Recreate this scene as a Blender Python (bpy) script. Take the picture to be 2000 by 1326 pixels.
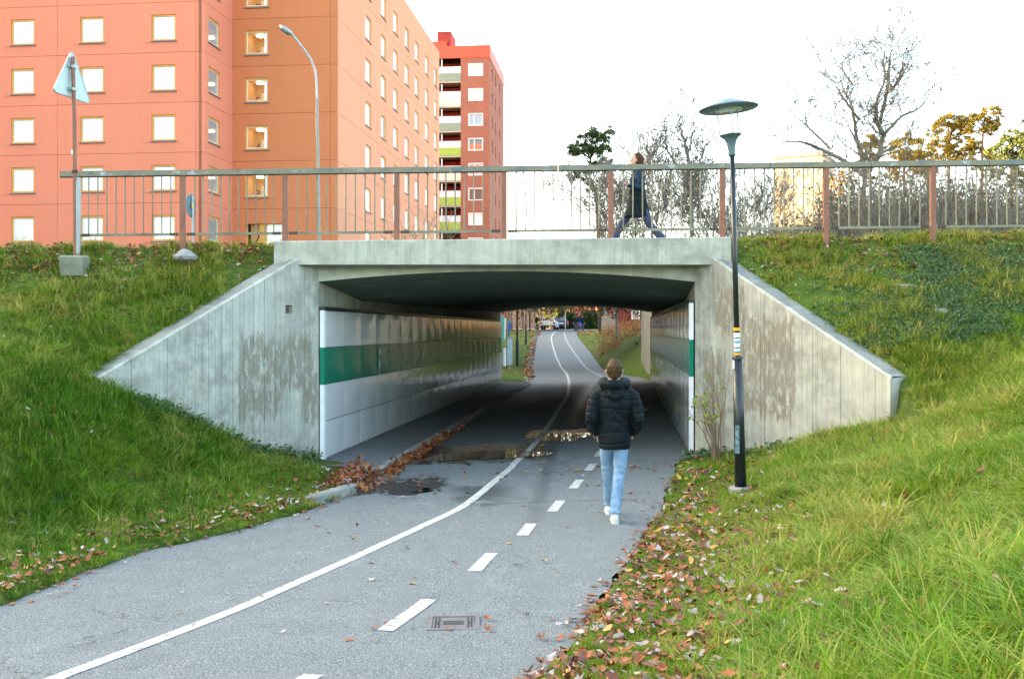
import bpy, math, random
import numpy as np
from mathutils import Vector, Matrix
R = math.radians
sc = bpy.context.scene
for o in list(bpy.data.objects):
    bpy.data.objects.remove(o)
col = sc.collection

# ---------------------------------------------------------------- camera, sky, sun, exposure
H = 2.25
cam_d = bpy.data.cameras.new('camera'); cam = bpy.data.objects.new('camera', cam_d); col.objects.link(cam)
cam.location = (0, 0, H); cam.rotation_euler = (R(90), 0, 0)
cam_d.sensor_width = 36; cam_d.lens = 36; cam_d.shift_y = -0.009
cam_d.clip_start = 0.1; cam_d.clip_end = 6000
sc.camera = cam
SUN_EL = 7.0
SUN_AZ = (-0.93, 0.36)           # horizontal direction towards the sun (left, slightly ahead)
world = bpy.data.worlds.new("World"); sc.world = world; world.use_nodes = True
wn = world.node_tree.nodes; wl = world.node_tree.links
sky = wn.new('ShaderNodeTexSky'); sky.sky_type = 'NISHITA'; sky.sun_disc = False
sky.sun_elevation = R(SUN_EL); sky.sun_rotation = math.atan2(SUN_AZ[0], SUN_AZ[1]) % (2*math.pi)
sky.air_density = 0.55; sky.dust_density = 5.0; sky.ozone_density = 0.6
bg = wn['Background']; wl.new(sky.outputs[0], bg.inputs[0]); bg.inputs[1].default_value = 0.15
sl = bpy.data.lights.new('sun', 'SUN'); sl.energy = 4.5; sl.angle = R(0.6); sl.color = (1.0, 0.56, 0.22)
so = bpy.data.objects.new('sun', sl); col.objects.link(so)
sd = Vector((SUN_AZ[0], SUN_AZ[1], math.hypot(*SUN_AZ)*math.tan(R(SUN_EL))))
so.rotation_euler = (-sd).to_track_quat('-Z', 'Y').to_euler()
sc.view_settings.view_transform = 'Standard'; sc.view_settings.look = 'None'
sc.view_settings.gamma = 1.0; sc.view_settings.use_curve_mapping = False
sc.view_settings.exposure = 4.3
try:
    sc.view_settings.use_white_balance = True; sc.view_settings.white_balance_temperature = 7700; sc.view_settings.white_balance_tint = 4
except Exception: pass
try:
    sc.cycles.max_bounces = 8; sc.cycles.transparent_max_bounces = 16; sc.cycles.use_denoising = True
except Exception: pass

# ---------------------------------------------------------------- helpers
def interp(x, xs, ys): return np.interp(x, xs, ys)
def X_of(px, Y): return (px-1000)/2000*Y
def Z_of(py, Y): return H + (645-py)/2000*Y

def linkm(name, me, parent=None, mat=None, kind=None, label=None, cat=None, group=None, smooth=False):
    o = bpy.data.objects.new(name, me); col.objects.link(o)
    if mat is not None and len(me.materials) == 0: me.materials.append(mat)
    if parent is not None: o.parent = parent
    if kind: o['kind'] = kind
    if label: o['label'] = label
    if cat: o['category'] = cat
    if group: o['group'] = group
    if smooth:
        me.polygons.foreach_set('use_smooth', [True]*len(me.polygons))
    return o
def empty(name, loc, label, cat, group=None, rz=0.0):
    o = bpy.data.objects.new(name, None); col.objects.link(o); o.location = loc; o.rotation_euler = (0, 0, rz)
    o.empty_display_size = 0.2
    o['label'] = label; o['category'] = cat
    if group: o['group'] = group
    return o
def copy_tree(o, loc, label=None, rz=None, depth=0, parent=None):
    c = o.copy(); col.objects.link(c)
    if parent is not None: c.parent = parent
    else:
        c.location = loc
        if rz is not None: c.rotation_euler = (0, 0, rz)
        if label: c['label'] = label
    for ch in list(o.children): copy_tree(ch, None, parent=c)
    return c

class MB:
    def __init__(s): s.v = []; s.f = []; s.uv = None
    def add(s, vs, fs):
        n = len(s.v); s.v += [tuple(v) for v in vs]; s.f += [tuple(i+n for i in f) for f in fs]; return s
    def box(s, x0, x1, y0, y1, z0, z1):
        vs = [(x0,y0,z0),(x1,y0,z0),(x1,y1,z0),(x0,y1,z0),(x0,y0,z1),(x1,y0,z1),(x1,y1,z1),(x0,y1,z1)]
        return s.add(vs, [(0,3,2,1),(4,5,6,7),(0,1,5,4),(1,2,6,5),(2,3,7,6),(3,0,4,7)])
    def cbox(s, x0, x1, y0, y1, z0, z1, c):   # bevelled top edges
        vs = [(x0,y0,z0),(x1,y0,z0),(x1,y1,z0),(x0,y1,z0),(x0,y0,z1-c),(x1,y0,z1-c),(x1,y1,z1-c),(x0,y1,z1-c),
              (x0+c,y0+c,z1),(x1-c,y0+c,z1),(x1-c,y1-c,z1),(x0+c,y1-c,z1)]
        return s.add(vs, [(0,3,2,1),(0,1,5,4),(1,2,6,5),(2,3,7,6),(3,0,4,7),(4,5,9,8),(5,6,10,9),(6,7,11,10),(7,4,8,11),(8,9,10,11)])
    def obox(s, c, ax, ay, az, hx, hy, hz):
        c, ax, ay, az = map(Vector, (c, ax, ay, az)); vs = []
        for sz in (-1,1):
            for sx, sy in ((-1,-1),(1,-1),(1,1),(-1,1)): vs.append(c+ax*hx*sx+ay*hy*sy+az*hz*sz)
        return s.add(vs, [(0,3,2,1),(4,5,6,7),(0,1,5,4),(1,2,6,5),(2,3,7,6),(3,0,4,7)])
    def tube(s, pts, rad, n=10, cap=True, ref=(0,1,0), ell=None):
        pts = [Vector(p) for p in pts]; N = len(pts)
        if not hasattr(rad, '__len__'): rad = [rad]*N
        base = len(s.v); ref = Vector(ref)
        for i, p in enumerate(pts):
            t = (pts[min(i+1,N-1)]-pts[max(i-1,0)])
            t = t.normalized() if t.length > 1e-9 else Vector((0,0,1))
            rr = ref if abs(t.dot(ref)) < 0.95 else Vector((1,0,0))
            a = t.cross(rr).normalized(); b = a.cross(t)
            r = rad[i]; ra, rb = (r if hasattr(r, '__len__') else (r, r))
            for k in range(n):
                th = 2*math.pi*k/n
                s.v.append(tuple(p + a*(ra*math.cos(th)) + b*(rb*math.sin(th))))
        for i in range(N-1):
            for k in range(n):
                a0 = base+i*n+k; a1 = base+i*n+(k+1)%n
                s.f.append((a0, a1, a1+n, a0+n))
        if cap:
            s.f.append(tuple(base+k for k in range(n))[::-1]); s.f.append(tuple(base+(N-1)*n+k for k in range(n)))
        return s
    def lathe(s, prof, n=24, c=(0,0,0)):
        base = len(s.v)
        for r, z in prof:
            for k in range(n):
                th = 2*math.pi*k/n; s.v.append((c[0]+r*math.cos(th), c[1]+r*math.sin(th), c[2]+z))
        for i in range(len(prof)-1):
            for k in range(n):
                a0 = base+i*n+k; a1 = base+i*n+(k+1)%n
                s.f.append((a0, a1, a1+n, a0+n))
        s.f.append(tuple(base+k for k in range(n))[::-1]); s.f.append(tuple(base+(len(prof)-1)*n+k for k in range(n)))
        return s
    def prism(s, poly, ax, ay, az, o, h):      # polygon in (ax, ay), extruded along az by h
        o, ax, ay, az = map(Vector, (o, ax, ay, az)); n = len(poly)
        vs = [o+ax*u+ay*v for u, v in poly] + [o+ax*u+ay*v+az*h for u, v in poly]
        return s.add(vs, [tuple(range(n))[::-1], tuple(range(n, 2*n))] + [(i,(i+1)%n,(i+1)%n+n,i+n) for i in range(n)])
    def mesh(s, name):
        me = bpy.data.meshes.new(name); me.from_pydata(s.v, [], s.f); me.update(); return me
    def build(s, name, mat, parent=None, smooth=False, **k):
        return linkm(name, s.mesh(name), parent, mat, smooth=smooth, **k)

def npmesh(name, V, F):          # V (n,3), F (m,k) fast mesh
    V = np.asarray(V, dtype=np.float32); F = np.asarray(F, dtype=np.int32)
    me = bpy.data.meshes.new(name); m, k = F.shape
    me.vertices.add(len(V)); me.vertices.foreach_set('co', V.ravel())
    me.loops.add(m*k); me.loops.foreach_set('vertex_index', F.ravel())
    me.polygons.add(m); me.polygons.foreach_set('loop_start', np.arange(0, m*k, k, dtype=np.int32))
    try: me.polygons.foreach_set('loop_total', np.full(m, k, dtype=np.int32))
    except Exception: pass
    me.update(calc_edges=True); return me
def add_col(me, name, arr):       # per-vertex float colour
    a = me.color_attributes.new(name, 'FLOAT_COLOR', 'POINT')
    c = np.ones((len(me.vertices), 4), dtype=np.float32); c[:, :3] = arr; a.data.foreach_set('color', c.ravel())

# ---- node material DSL
class NT:
    def __init__(s, name):
        s.m = bpy.data.materials.new(name); s.m.use_nodes = True
        s.t = s.m.node_tree; s.n = s.t.nodes; s.l = s.t.links; s.b = s.n['Principled BSDF']
        s.out = s.n['Material Output']
    def set(s, inp, v):
        if isinstance(v, (int, float)): inp.default_value = v
        elif isinstance(v, (tuple, list)):
            inp.default_value = tuple(v)+(1,) if len(v) == 3 and len(inp.default_value) == 4 else tuple(v)
        else: s.l.new(v, inp)
    def P(s, **k):
        names = dict(col='Base Color', rough='Roughness', metal='Metallic', spec='Specular IOR Level', coat='Coat Weight',
                     trans='Transmission Weight', ior='IOR', emit='Emission Color', es='Emission Strength', nrm='Normal', alpha='Alpha',
                     coatr='Coat Roughness', sss='Subsurface Weight', sheen='Sheen Weight')
        for a, v in k.items(): s.set(s.b.inputs[names[a]], v)
        return s.m
    def co(s, kind='pos'):
        if kind == 'pos': return s.n.new('ShaderNodeNewGeometry').outputs['Position']
        if kind == 'uv': return s.n.new('ShaderNodeTexCoord').outputs['UV']
        if kind == 'obj': return s.n.new('ShaderNodeTexCoord').outputs['Object']
    def map(s, v, sc_=(1,1,1), loc=(0,0,0), rot=(0,0,0)):
        m = s.n.new('ShaderNodeMapping'); s.l.new(v, m.inputs[0]); m.inputs['Scale'].default_value = sc_
        m.inputs['Location'].default_value = loc; m.inputs['Rotation'].default_value = rot; return m.outputs[0]
    def noise(s, v, scale, det=4, rough=0.6, out='Fac', dist=0.0):
        m = s.n.new('ShaderNodeTexNoise'); s.l.new(v, m.inputs['Vector']); m.inputs['Scale'].default_value = scale
        m.inputs['Detail'].default_value = det; m.inputs['Roughness'].default_value = rough; m.inputs['Distortion'].default_value = dist
        return m.outputs[out]
    def vor(s, v, scale, feat='F1', out='Distance'):
        m = s.n.new('ShaderNodeTexVoronoi'); m.feature = feat; s.l.new(v, m.inputs['Vector']); m.inputs['Scale'].default_value = scale
        return m.outputs[out]
    def ramp(s, f, lo, hi, a=0.0, b=1.0):
        m = s.n.new('ShaderNodeMapRange'); m.clamp = True; s.set(m.inputs[0], f)
        m.inputs[1].default_value = lo; m.inputs[2].default_value = hi; m.inputs[3].default_value = a; m.inputs[4].default_value = b
        return m.outputs[0]
    def mix(s, f, a, b, mode='MIX'):
        m = s.n.new('ShaderNodeMix'); m.data_type = 'RGBA'; m.blend_type = mode
        s.set(m.inputs[0], f); s.set(m.inputs[6], a); s.set(m.inputs[7], b); return m.outputs[2]
    def M(s, op, a, b=0.0, c=None):
        m = s.n.new('ShaderNodeMath'); m.operation = op; s.set(m.inputs[0], a); s.set(m.inputs[1], b)
        if c is not None: s.set(m.inputs[2], c)
        return m.outputs[0]
    def sep(s, v):
        m = s.n.new('ShaderNodeSeparateXYZ'); s.l.new(v, m.inputs[0]); return m.outputs
    def attr(s, name, typ='GEOMETRY', out='Color'):
        m = s.n.new('ShaderNodeAttribute'); m.attribute_name = name; m.attribute_type = typ; return m.outputs[out]
    def rnd(s): return s.n.new('ShaderNodeObjectInfo').outputs['Random']
    def bump(s, h, strength=0.3, dist=0.01):
        m = s.n.new('ShaderNodeBump'); m.inputs['Strength'].default_value = strength; m.inputs['Distance'].default_value = dist
        s.l.new(h, m.inputs['Height']); return m.outputs[0]
    def box(s, u, v, u0, u1, v0, v1, soft=0.04):   # soft rectangle mask from scalar sockets
        a = s.M('SUBTRACT', (u1-u0)/2, s.M('ABSOLUTE', s.M('SUBTRACT', u, (u0+u1)/2)))
        b = s.M('SUBTRACT', (v1-v0)/2, s.M('ABSOLUTE', s.M('SUBTRACT', v, (v0+v1)/2)))
        return s.ramp(s.M('MINIMUM', a, b), -soft, soft)

def simple(name, c, rough=0.6, metal=0.0, var=0.15, scale=6.0, bump=0.0, **k):
    t = NT(name); p = t.co('pos')
    if var:
        n = t.noise(p, scale, 5)
        lo = tuple(x*(1-var) for x in c); hi = tuple(min(1, x*(1+var)) for x in c)
        cc = t.mix(t.ramp(n, .3, .7), lo, hi)
    else: cc = c
    t.P(col=cc, rough=rough, metal=metal, **k)
    if bump: t.P(nrm=t.bump(t.noise(p, scale*5, 4), bump, .01))
    return t.m

# ---------------------------------------------------------------- the lie of the land
LE = np.array([[-40,-14],[0,-6.6],[4,-5.4],[8.26,-4.13],[9.28,-3.94],[10.46,-3.66],[11.25,-3.09],[12.7,-2.54],[14.06,-2.18],[15,-2.1],[16.1,-2.0],
               [41,.67],[42,.62],[52,.8],[62,1.0],[76,1.37],[92,1.89],[101,2.3],[112,2.97],[2000,2.97]])
RE = np.array([[-40,-9],[0,-1.9],[4,-.75],[6.46,.32],[8.04,.72],[9.65,1.16],[11.7,1.7],[14,2.2],[16.1,2.65],[16.5,2.9],
               [41,5.55],[47,5.9],[57.7,5.2],[76,5.93],[101,6.46],[112,7.1],[2000,7.1]])
def ledge(Y): return np.interp(Y, LE[:,0], LE[:,1])
def redge(Y): return np.interp(Y, RE[:,0], RE[:,1])
def roadz(X, Y):
    xc = np.where(np.asarray(Y) >= 16.5, -.085+.1075*(np.minimum(Y, 42)-16.5), (ledge(Y)+redge(Y))/2)
    cf = np.interp(Y, [6, 12, 16, 41, 50], [.01, .03, .042, .042, 0])
    zl = np.interp(Y, [-40, 0, 8, 14, 41, 55, 62, 76, 101, 112, 125, 2000], [1.6, .35, .08, .095, .1, 0, .02, .45, 1.65, 2.15, 2.4, 2.6])
    return zl + cf*np.clip(X-xc, -3.2, 3.2)
PLx = [0, 1.0, 1.7, 2.3, 3.1, 4.2, 5.5, 9, 15, 60]; PLz = [.03, .13, .38, .85, 1.5, 2.1, 2.6, 3.2, 3.5, 3.6]
PRx = [0, .95, 2, 2.85, 5, 8, 12, 20, 60]; PRz = [.02, .2, .55, .85, 1.85, 2.7, 3.3, 3.55, 3.6]
AL = (-3.12, 16.5); BL = (-5.43, 13.42); KL = .75; ZBL = 1.64
AR = (2.95, 16.5); BR = (4.90, 13.25); KR = .60; ZBR = 1.65
def wingX_L(Y): return -3.12-KL*(16.5-Y)
def wingX_R(Y): return 2.95+KR*(16.5-Y)
def smax(a, b, k=.25):
    h = np.clip(.5+.5*(a-b)/k, 0, 1); return b*(1-h)+a*h+k*h*(1-h)
def wob(x, y):
    return (np.sin(1.7*x+.6*y+1.3)+np.sin(.9*y-1.1*x+.4)+np.sin(3.1*x+2.3*y)*.5+np.sin(-2.2*x+4.1*y+2)*.4)/2.9
def ground(X, Y):
    X = np.asarray(X, float); Y = np.asarray(Y, float)
    l = ledge(Y); r = redge(Y); rz = roadz(X, Y)
    dl = l-X; dr = X-r
    bump = .05*wob(X*1.1, Y*1.1)+.02*wob(X*4.3, Y*4.7)
    zs = np.where(dl > 0, roadz(l, Y)+np.interp(dl, PLx, PLz)+bump*np.clip(dl, 0, 1),
         np.where(dr > 0, roadz(r, Y)+np.interp(dr, PRx, PRz)+bump*np.clip(dr, 0, 1), rz-.06))
    crest = 3.66+.012*np.clip(X, -12, 12)
    slope = .62
    zb = np.minimum(crest, crest-slope*(16.62-Y))+bump*.6
    XL = wingX_L(Y)-.38; XR = wingX_R(Y)+.36
    inL = (X > BL[0]-.1); inR = (X < BR[0]+.15)
    behindL = (X < 0) & (X < XL); behindR = (X > 0) & (X > XR)
    dw = np.where(X < 0, wingX_L(Y)-X, X-wingX_R(Y)); zb = zb-np.where((Y > 13), .13*np.clip(1-(dw-.38)/.5, 0, 1), 0)
    front = np.where(inL & inR, np.where((Y > 13.2) & (behindL | behindR), zb, zs), smax(zs, zb))
    front = np.minimum(front, 3.8)
    # tunnel strip and deck fill
    cl = -3.12+.1075*(Y-16.5)-.2; cr = 2.95+.1075*(Y-16.5)+.2
    mid = np.where((X > cl) & (X < cr), -.45, np.where(Y < 16.9, front, 3.45+.0*X))
    # beyond the bridge
    zp = roadz(X, Y); run = np.interp(Y, [41, 60, 85, 112], [.75, .75, .38, .05])
    farR = np.minimum(roadz(r, Y)+.05+run*np.clip(dr, 0, 30), 3.5)
    wallx = 5.73+(Y-41.3)*.073+.1
    farR = np.where((Y < 51.5) & (X > wallx), 3.45, farR)
    farL = np.minimum(roadz(l, Y)+.1+.03*dl, 3.2)
    bankL = 3.45-(Y-41)*.55
    farL = np.where(X < -1.2-(Y-41)*.3, np.maximum(farL, bankL), farL)
    flatf = np.clip((Y-108)/8, 0, 1)
    far = np.where(dl > 0, farL, np.where(dr > 0, farR, zp-.06))
    far = far*(1-flatf)+flatf*(np.where((dl > 0) | (dr > 0), roadz(5, Y)+.03, zp-.06))
    far = np.where(Y > 126, 2.45, far)
    rise = np.clip((np.abs(X)-25)/40, 0, 1)
    out = np.where(Y < 16.5, front, np.where(Y < 41.2, mid, far))
    return out
def on_ground(x, y): return float(ground(np.array([x]), np.array([y]))[0])
def hit(px, py):       # author-time helper: point of the path surface seen at a photograph position
    Y = 4300/max(py-645, 1)
    for _ in range(40):
        X = X_of(px, Y); z = float(roadz(X, Y)); Y = Y*.5+.5*(H-z)*2000/max(py-645, 1)
        Y = min(Y, 118)
    return X_of(px, Y), Y

# ---------------------------------------------------------------- materials
def m_asphalt(name, base, wet=True):
    t = NT(name); p = t.co('pos'); s = t.sep(p)
    big = t.noise(p, .35, 4); mid = t.noise(p, 3.0, 5); fine = t.noise(p, 95, 3, .8); grit = t.vor(p, 120)
    c = t.mix(t.ramp(big, .3, .7), tuple(x*.86 for x in base), tuple(x*1.12 for x in base))
    c = t.mix(t.ramp(mid, .35, .75), c, tuple(x*.82 for x in base))
    c = t.mix(t.ramp(fine, .42, .72), t.mix(.6, c, (.015,.017,.02)), t.mix(.5, c, (.7,.7,.68)))
    c = t.mix(t.ramp(grit, .0, .22, .55, 0), c, (.42,.43,.42))
    rough = t.ramp(mid, .3, .7, .78, .92)
    if wet:
        nn = t.noise(p, 1.6, 5, .65); n2 = t.noise(p, 5, 4, .6)
        xw = t.M('ADD', s[0], t.M('MULTIPLY', t.M('SUBTRACT', nn, .5), .9)); yw = t.M('ADD', s[1], t.M('MULTIPLY', t.M('SUBTRACT', n2, .5), 2.6))
        m = t.box(xw, yw, -2.1, -1.0, 14.0, 15.3, .1)
        m = t.M('MAXIMUM', m, t.M('MULTIPLY', t.box(xw, yw, -.8, -.05, 13.0, 14.4, .2), .6))
        m = t.M('MAXIMUM', m, t.box(xw, yw, -1.6, .65, 17.0, 19.6, .12))
        m = t.M('MAXIMUM', m, t.box(xw, yw, .25, 1.65, 20.4, 21.9, .12))
        yy = t.M('SUBTRACT', s[0], t.M('MULTIPLY', s[1], .1075))
        m = t.M('MAXIMUM', m, t.M('MULTIPLY', t.box(yy, yw, -1.35, -1.0, 21, 41, .25), .7))
        c = t.mix(t.M('MULTIPLY', m, .78), c, (.012,.014,.016)); rough = t.mix(m, rough, (.16,.16,.16))
        # tyre rubbing, sealed seam and old patch edges
        seam = t.ramp(t.M('ABSOLUTE', t.M('SUBTRACT', t.M('ADD', s[1], t.M('MULTIPLY', t.M('SUBTRACT', nn, .5), .25)), 12.75)), 0, .035, .65, 0)
        seam = t.M('MULTIPLY', seam, t.ramp(s[0], -.4, 0, 0, 1))
        c = t.mix(seam, c, (.03,.03,.03))
        tyre = t.M('SUBTRACT', s[0], t.M('ADD', .35, t.M('MULTIPLY', t.M('SUBTRACT', s[1], 13), .075)))
        tm = t.ramp(t.M('ABSOLUTE', t.M('ADD', tyre, t.M('MULTIPLY', t.M('SUBTRACT', nn, .5), .15))), .03, .16, .45, 0)
        tm = t.M('MULTIPLY', tm, t.ramp(t.M('ABSOLUTE', t.M('SUBTRACT', s[1], 16)), 3.2, 5.5, 1, 0))
        c = t.mix(tm, c, (.03,.033,.036))
    wp = t.n.new('ShaderNodeVectorMath'); wp.operation = 'ADD'; t.l.new(p, wp.inputs[0]); t.l.new(t.noise(p, 2.2, 4, .6, out='Color'), wp.inputs[1])
    ve = t.vor(wp.outputs[0], .55, 'DISTANCE_TO_EDGE'); crm = t.ramp(t.noise(p, .5, 2), .5, .62)
    c = t.mix(t.M('MULTIPLY', t.ramp(ve, .0, .012, .75, 0), crm), c, (.02,.022,.024))
    blot = t.noise(t.map(p, (1.6, .7, 1)), 1.4, 6, .7); c = t.mix(t.ramp(blot, .58, .74, 0, .35), c, (.05,.06,.065)); c = t.mix(t.ramp(blot, .42, .26, 0, .3), c, (.30,.34,.34))
    h = t.M('ADD', t.M('MULTIPLY', fine, .6), t.M('MULTIPLY', grit, .6))
    t.P(col=c, rough=rough, nrm=t.bump(h, .5, .004)); return t.m
def m_concrete(name, stain=None, base=(.42,.42,.355)):
    t = NT(name); uv = t.co('uv'); p = t.co('pos'); s = t.sep(uv)
    big = t.noise(p, .9, 5); mid = t.noise(p, 4.5, 6, .65); fine = t.noise(p, 60, 4, .7)
    dark = tuple(x*.62 for x in base); light = tuple(min(1, x*1.22) for x in base)
    c = t.mix(t.ramp(big, .38, .62), dark, base); c = t.mix(t.ramp(mid, .4, .7), c, light)
    st = t.noise(t.map(uv, (16, .9, 1)), 1.0, 5, .7)      # streaks that run down the boards
    c = t.mix(t.ramp(st, .52, .78, 0, .75), c, (.16,.19,.18)); c = t.mix(t.ramp(st, .46, .25, 0, .45), c, (.52,.51,.44))
    wnz = t.n.new('ShaderNodeTexWhiteNoise'); wnz.noise_dimensions = '1D'; t.l.new(t.M('FLOOR', t.M('DIVIDE', s[0], .098)), wnz.inputs['W'])
    c = t.mix(t.ramp(wnz.outputs['Value'], 0, 1, 0, .38), c, tuple(x*.6 for x in base))
    gold = t.noise(t.map(p, (1, 1, .5), loc=(3, 1, 7)), 1.7, 4); c = t.mix(t.ramp(gold, .56, .75, 0, .45), c, (.42,.36,.24))
    pit = t.vor(p, 26); c = t.mix(t.ramp(pit, .05, .09, .8, 0), c, (.07,.08,.08))
    if stain:
        d1 = t.noise(t.map(uv, (9, 2.0, 1)), 1.0, 5, .65); d2 = t.noise(t.map(uv, (14, 1.2, 1), loc=(5, 2, 0)), 1.0, 4, .7)
        u = t.M('ADD', s[0], t.M('MULTIPLY', t.M('SUBTRACT', d1, .5), .22)); v = t.M('ADD', s[1], t.M('MULTIPLY', t.M('SUBTRACT', d2, .5), 1.0))
        m = None
        for b in stain:
            k = t.box(u, v, *b, .025); m = k if m is None else t.M('MAXIMUM', m, k)
        holes = t.ramp(t.noise(t.map(uv, (11, 3.2, 1)), 1.2, 6, .75), .42, .5)
        m = t.M('MULTIPLY', m, holes)
        c = t.mix(t.M('MULTIPLY', m, t.ramp(mid, .3, .7, .55, .92)), c, (.20,.17,.12))
    t.P(col=c, rough=.9, spec=.25, nrm=t.bump(t.M('ADD', t.M('MULTIPLY', mid, .5), t.M('MULTIPLY', fine, .35)), .45, .012))
    return t.m
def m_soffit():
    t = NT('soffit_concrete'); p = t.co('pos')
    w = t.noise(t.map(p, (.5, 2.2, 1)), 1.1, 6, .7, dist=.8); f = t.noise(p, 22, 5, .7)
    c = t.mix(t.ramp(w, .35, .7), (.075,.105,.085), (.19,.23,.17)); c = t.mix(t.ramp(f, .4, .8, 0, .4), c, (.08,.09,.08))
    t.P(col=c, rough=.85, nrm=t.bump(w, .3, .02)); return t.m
def m_enamel(name, c0, sp=.55, ior=1.5, rg=(.05, .12)):
    t = NT(name); p = t.co('pos'); n = t.noise(p, 2.2, 4); g = t.noise(t.map(p, (1, 1, 5)), 7, 5, .7)
    c = t.mix(t.ramp(n, .3, .75, 0, .35), c0, tuple(x*.78 for x in c0)); c = t.mix(t.ramp(g, .6, .85, 0, .25), c, tuple(x*.6 for x in c0))
    t.P(col=c, rough=t.ramp(g, .3, .8, *rg), spec=sp, ior=ior, coat=.0, coatr=.08, nrm=t.bump(t.noise(p, 2.6, 2), .12, .02)); return t.m
def m_grassground():
    t = NT('turf_soil'); p = t.co('pos'); s = t.sep(p)
    big = t.noise(p, .5, 4); mid = t.noise(p, 3.5, 6, .7); fine = t.noise(p, 40, 5, .8)
    c = t.mix(t.ramp(mid, .35, .65), (.045,.10,.014), (.10,.17,.028)); c = t.mix(t.ramp(big, .45, .7, 0, .6), c, (.15,.16,.05))
    c = t.mix(t.ramp(fine, .45, .62, 0, .7), c, (.03,.035,.014)); c = t.mix(t.ramp(fine, .62, .75, 0, .5), c, (.18,.2,.07))
    lf = t.noise(p, 9, 4, .75)
    far = t.ramp(s[1], 40, 60)
    oc = t.mix(t.ramp(t.noise(p, 24, 3), .35, .65), (.32,.12,.035), (.45,.22,.06))
    # the fallen leaf carpet on the far bank
    right = t.ramp(s[0], 5.5, 7.5); zz = t.ramp(s[2], 1.8, 2.9)
    k = t.M('MULTIPLY', far, t.M('MULTIPLY', right, zz)); c = t.mix(t.M('MULTIPLY', k, t.ramp(lf, .36, .5)), c, oc)
    c = t.mix(t.M('MULTIPLY', far, t.ramp(lf, .6, .66, 0, .8)), c, oc)
    t.P(col=c, rough=.95, spec=.1, nrm=t.bump(t.M('ADD', mid, t.M('MULTIPLY', fine, .5)), .8, .05)); return t.m
def m_paint():
    t = NT('road_paint'); p = t.co('pos'); n = t.noise(p, 11, 6, .75); f = t.noise(p, 70, 4, .8)
    w = t.M('ADD', t.M('MULTIPLY', n, .7), t.M('MULTIPLY', f, .3)); c = t.mix(t.ramp(w, .50, .60, 0, .85), (.55,.55,.50), (.10,.12,.125))
    c = t.mix(t.ramp(t.noise(p, 2, 3), .45, .7, 0, .25), c, (.35,.36,.35))
    t.P(col=c, rough=.75, nrm=t.bump(f, .3, .003)); return t.m
def m_brick():
    t = NT('red_brick_wall'); uv = t.co('uv'); b = t.n.new('ShaderNodeTexBrick'); t.l.new(t.map(uv, (1, 1, 1)), b.inputs[0])
    b.inputs['Scale'].default_value = 1; b.inputs['Brick Width'].default_value = .26; b.inputs['Row Height'].default_value = .085; b.inputs['Mortar Size'].default_value = .009
    b.inputs['Color1'].default_value = (.36,.085,.04,1); b.inputs['Color2'].default_value = (.24,.055,.03,1); b.inputs['Mortar'].default_value = (.3,.22,.17,1)
    c = t.mix(t.ramp(t.noise(uv, .7, 5), .35, .7, 0, .35), b.outputs[0], (.4,.13,.07)); t.P(col=c, rough=.9); return t.m
def m_plaster(name, c0):
    t = NT(name); p = t.co('pos'); n = t.noise(t.map(p, (1, 1, .5)), .35, 5); f = t.noise(t.map(p, (6, 6, .6)), 2.5, 4); r = t.rnd()
    c = t.mix(t.ramp(n, .3, .7, 0, .35), c0, tuple(x*.84 for x in c0)); c = t.mix(t.ramp(f, .5, .8, 0, .12), c, tuple(x*.6 for x in c0))
    c = t.mix(t.ramp(r, 0, 1, 0, .16), c, tuple(x*.7 for x in c0)); st = t.noise(t.map(p, (2.6, 2.6, .12)), 1.6, 5, .7); c = t.mix(t.ramp(st, .55, .8, 0, .22), c, tuple(x*.55 for x in c0))
    w = t.n.new('ShaderNodeTexWave'); w.inputs['Scale'].default_value = 3.2; t.l.new(t.map(p, (1, .3, 0)), w.inputs[0])
    t.P(col=c, rough=.85, spec=.2, nrm=t.bump(w.outputs[1], .25, .01)); return t.m
def m_leafcol(name='leaf_litter'):
    t = NT(name); c = t.attr('tint'); p = t.co('pos'); n = t.noise(p, 60, 4, .7)
    c = t.mix(t.ramp(n, .35, .7, 0, .35), c, (.12,.05,.03)); t.P(col=c, rough=.55, spec=.35); return t.m
def m_leaf(name, c0):
    t = NT(name); p = t.co('obj'); n = t.noise(p, 40, 4, .7); r = t.rnd()
    c = t.mix(t.ramp(n, .35, .7, 0, .45), c0, tuple(x*.45 for x in c0)); c = t.mix(t.ramp(r, 0, 1, 0, .4), c, tuple(x*.6 for x in c0))
    t.P(col=c, rough=.5, spec=.4); return t.m
def m_blade():
    t = NT('grass_blade'); v = t.attr('shade'); dry = t.attr('dry', 'INSTANCER', 'Fac'); rn = t.attr('hue', 'INSTANCER', 'Fac')
    s = t.sep(v)
    g = t.mix(rn, (.028,.155,.008), (.145,.31,.012))
    y = t.mix(s[1], (.34,.34,.04), (.50,.42,.14)); dm = t.M('ADD', t.M('MULTIPLY', dry, .75), t.M('MULTIPLY', t.M('SUBTRACT', s[0], .5), .8))
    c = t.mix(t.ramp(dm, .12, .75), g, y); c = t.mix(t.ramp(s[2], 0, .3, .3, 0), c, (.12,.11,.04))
    t.P(col=c, rough=.55, spec=.12)
    tr = t.n.new('ShaderNodeBsdfTranslucent'); t.l.new(c, tr.inputs[0]); mx = t.n.new('ShaderNodeMixShader'); mx.inputs[0].default_value = .3
    t.l.new(t.b.outputs[0], mx.inputs[1]); t.l.new(tr.outputs[0], mx.inputs[2]); t.l.new(mx.outputs[0], t.out.inputs[0]); return t.m
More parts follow.
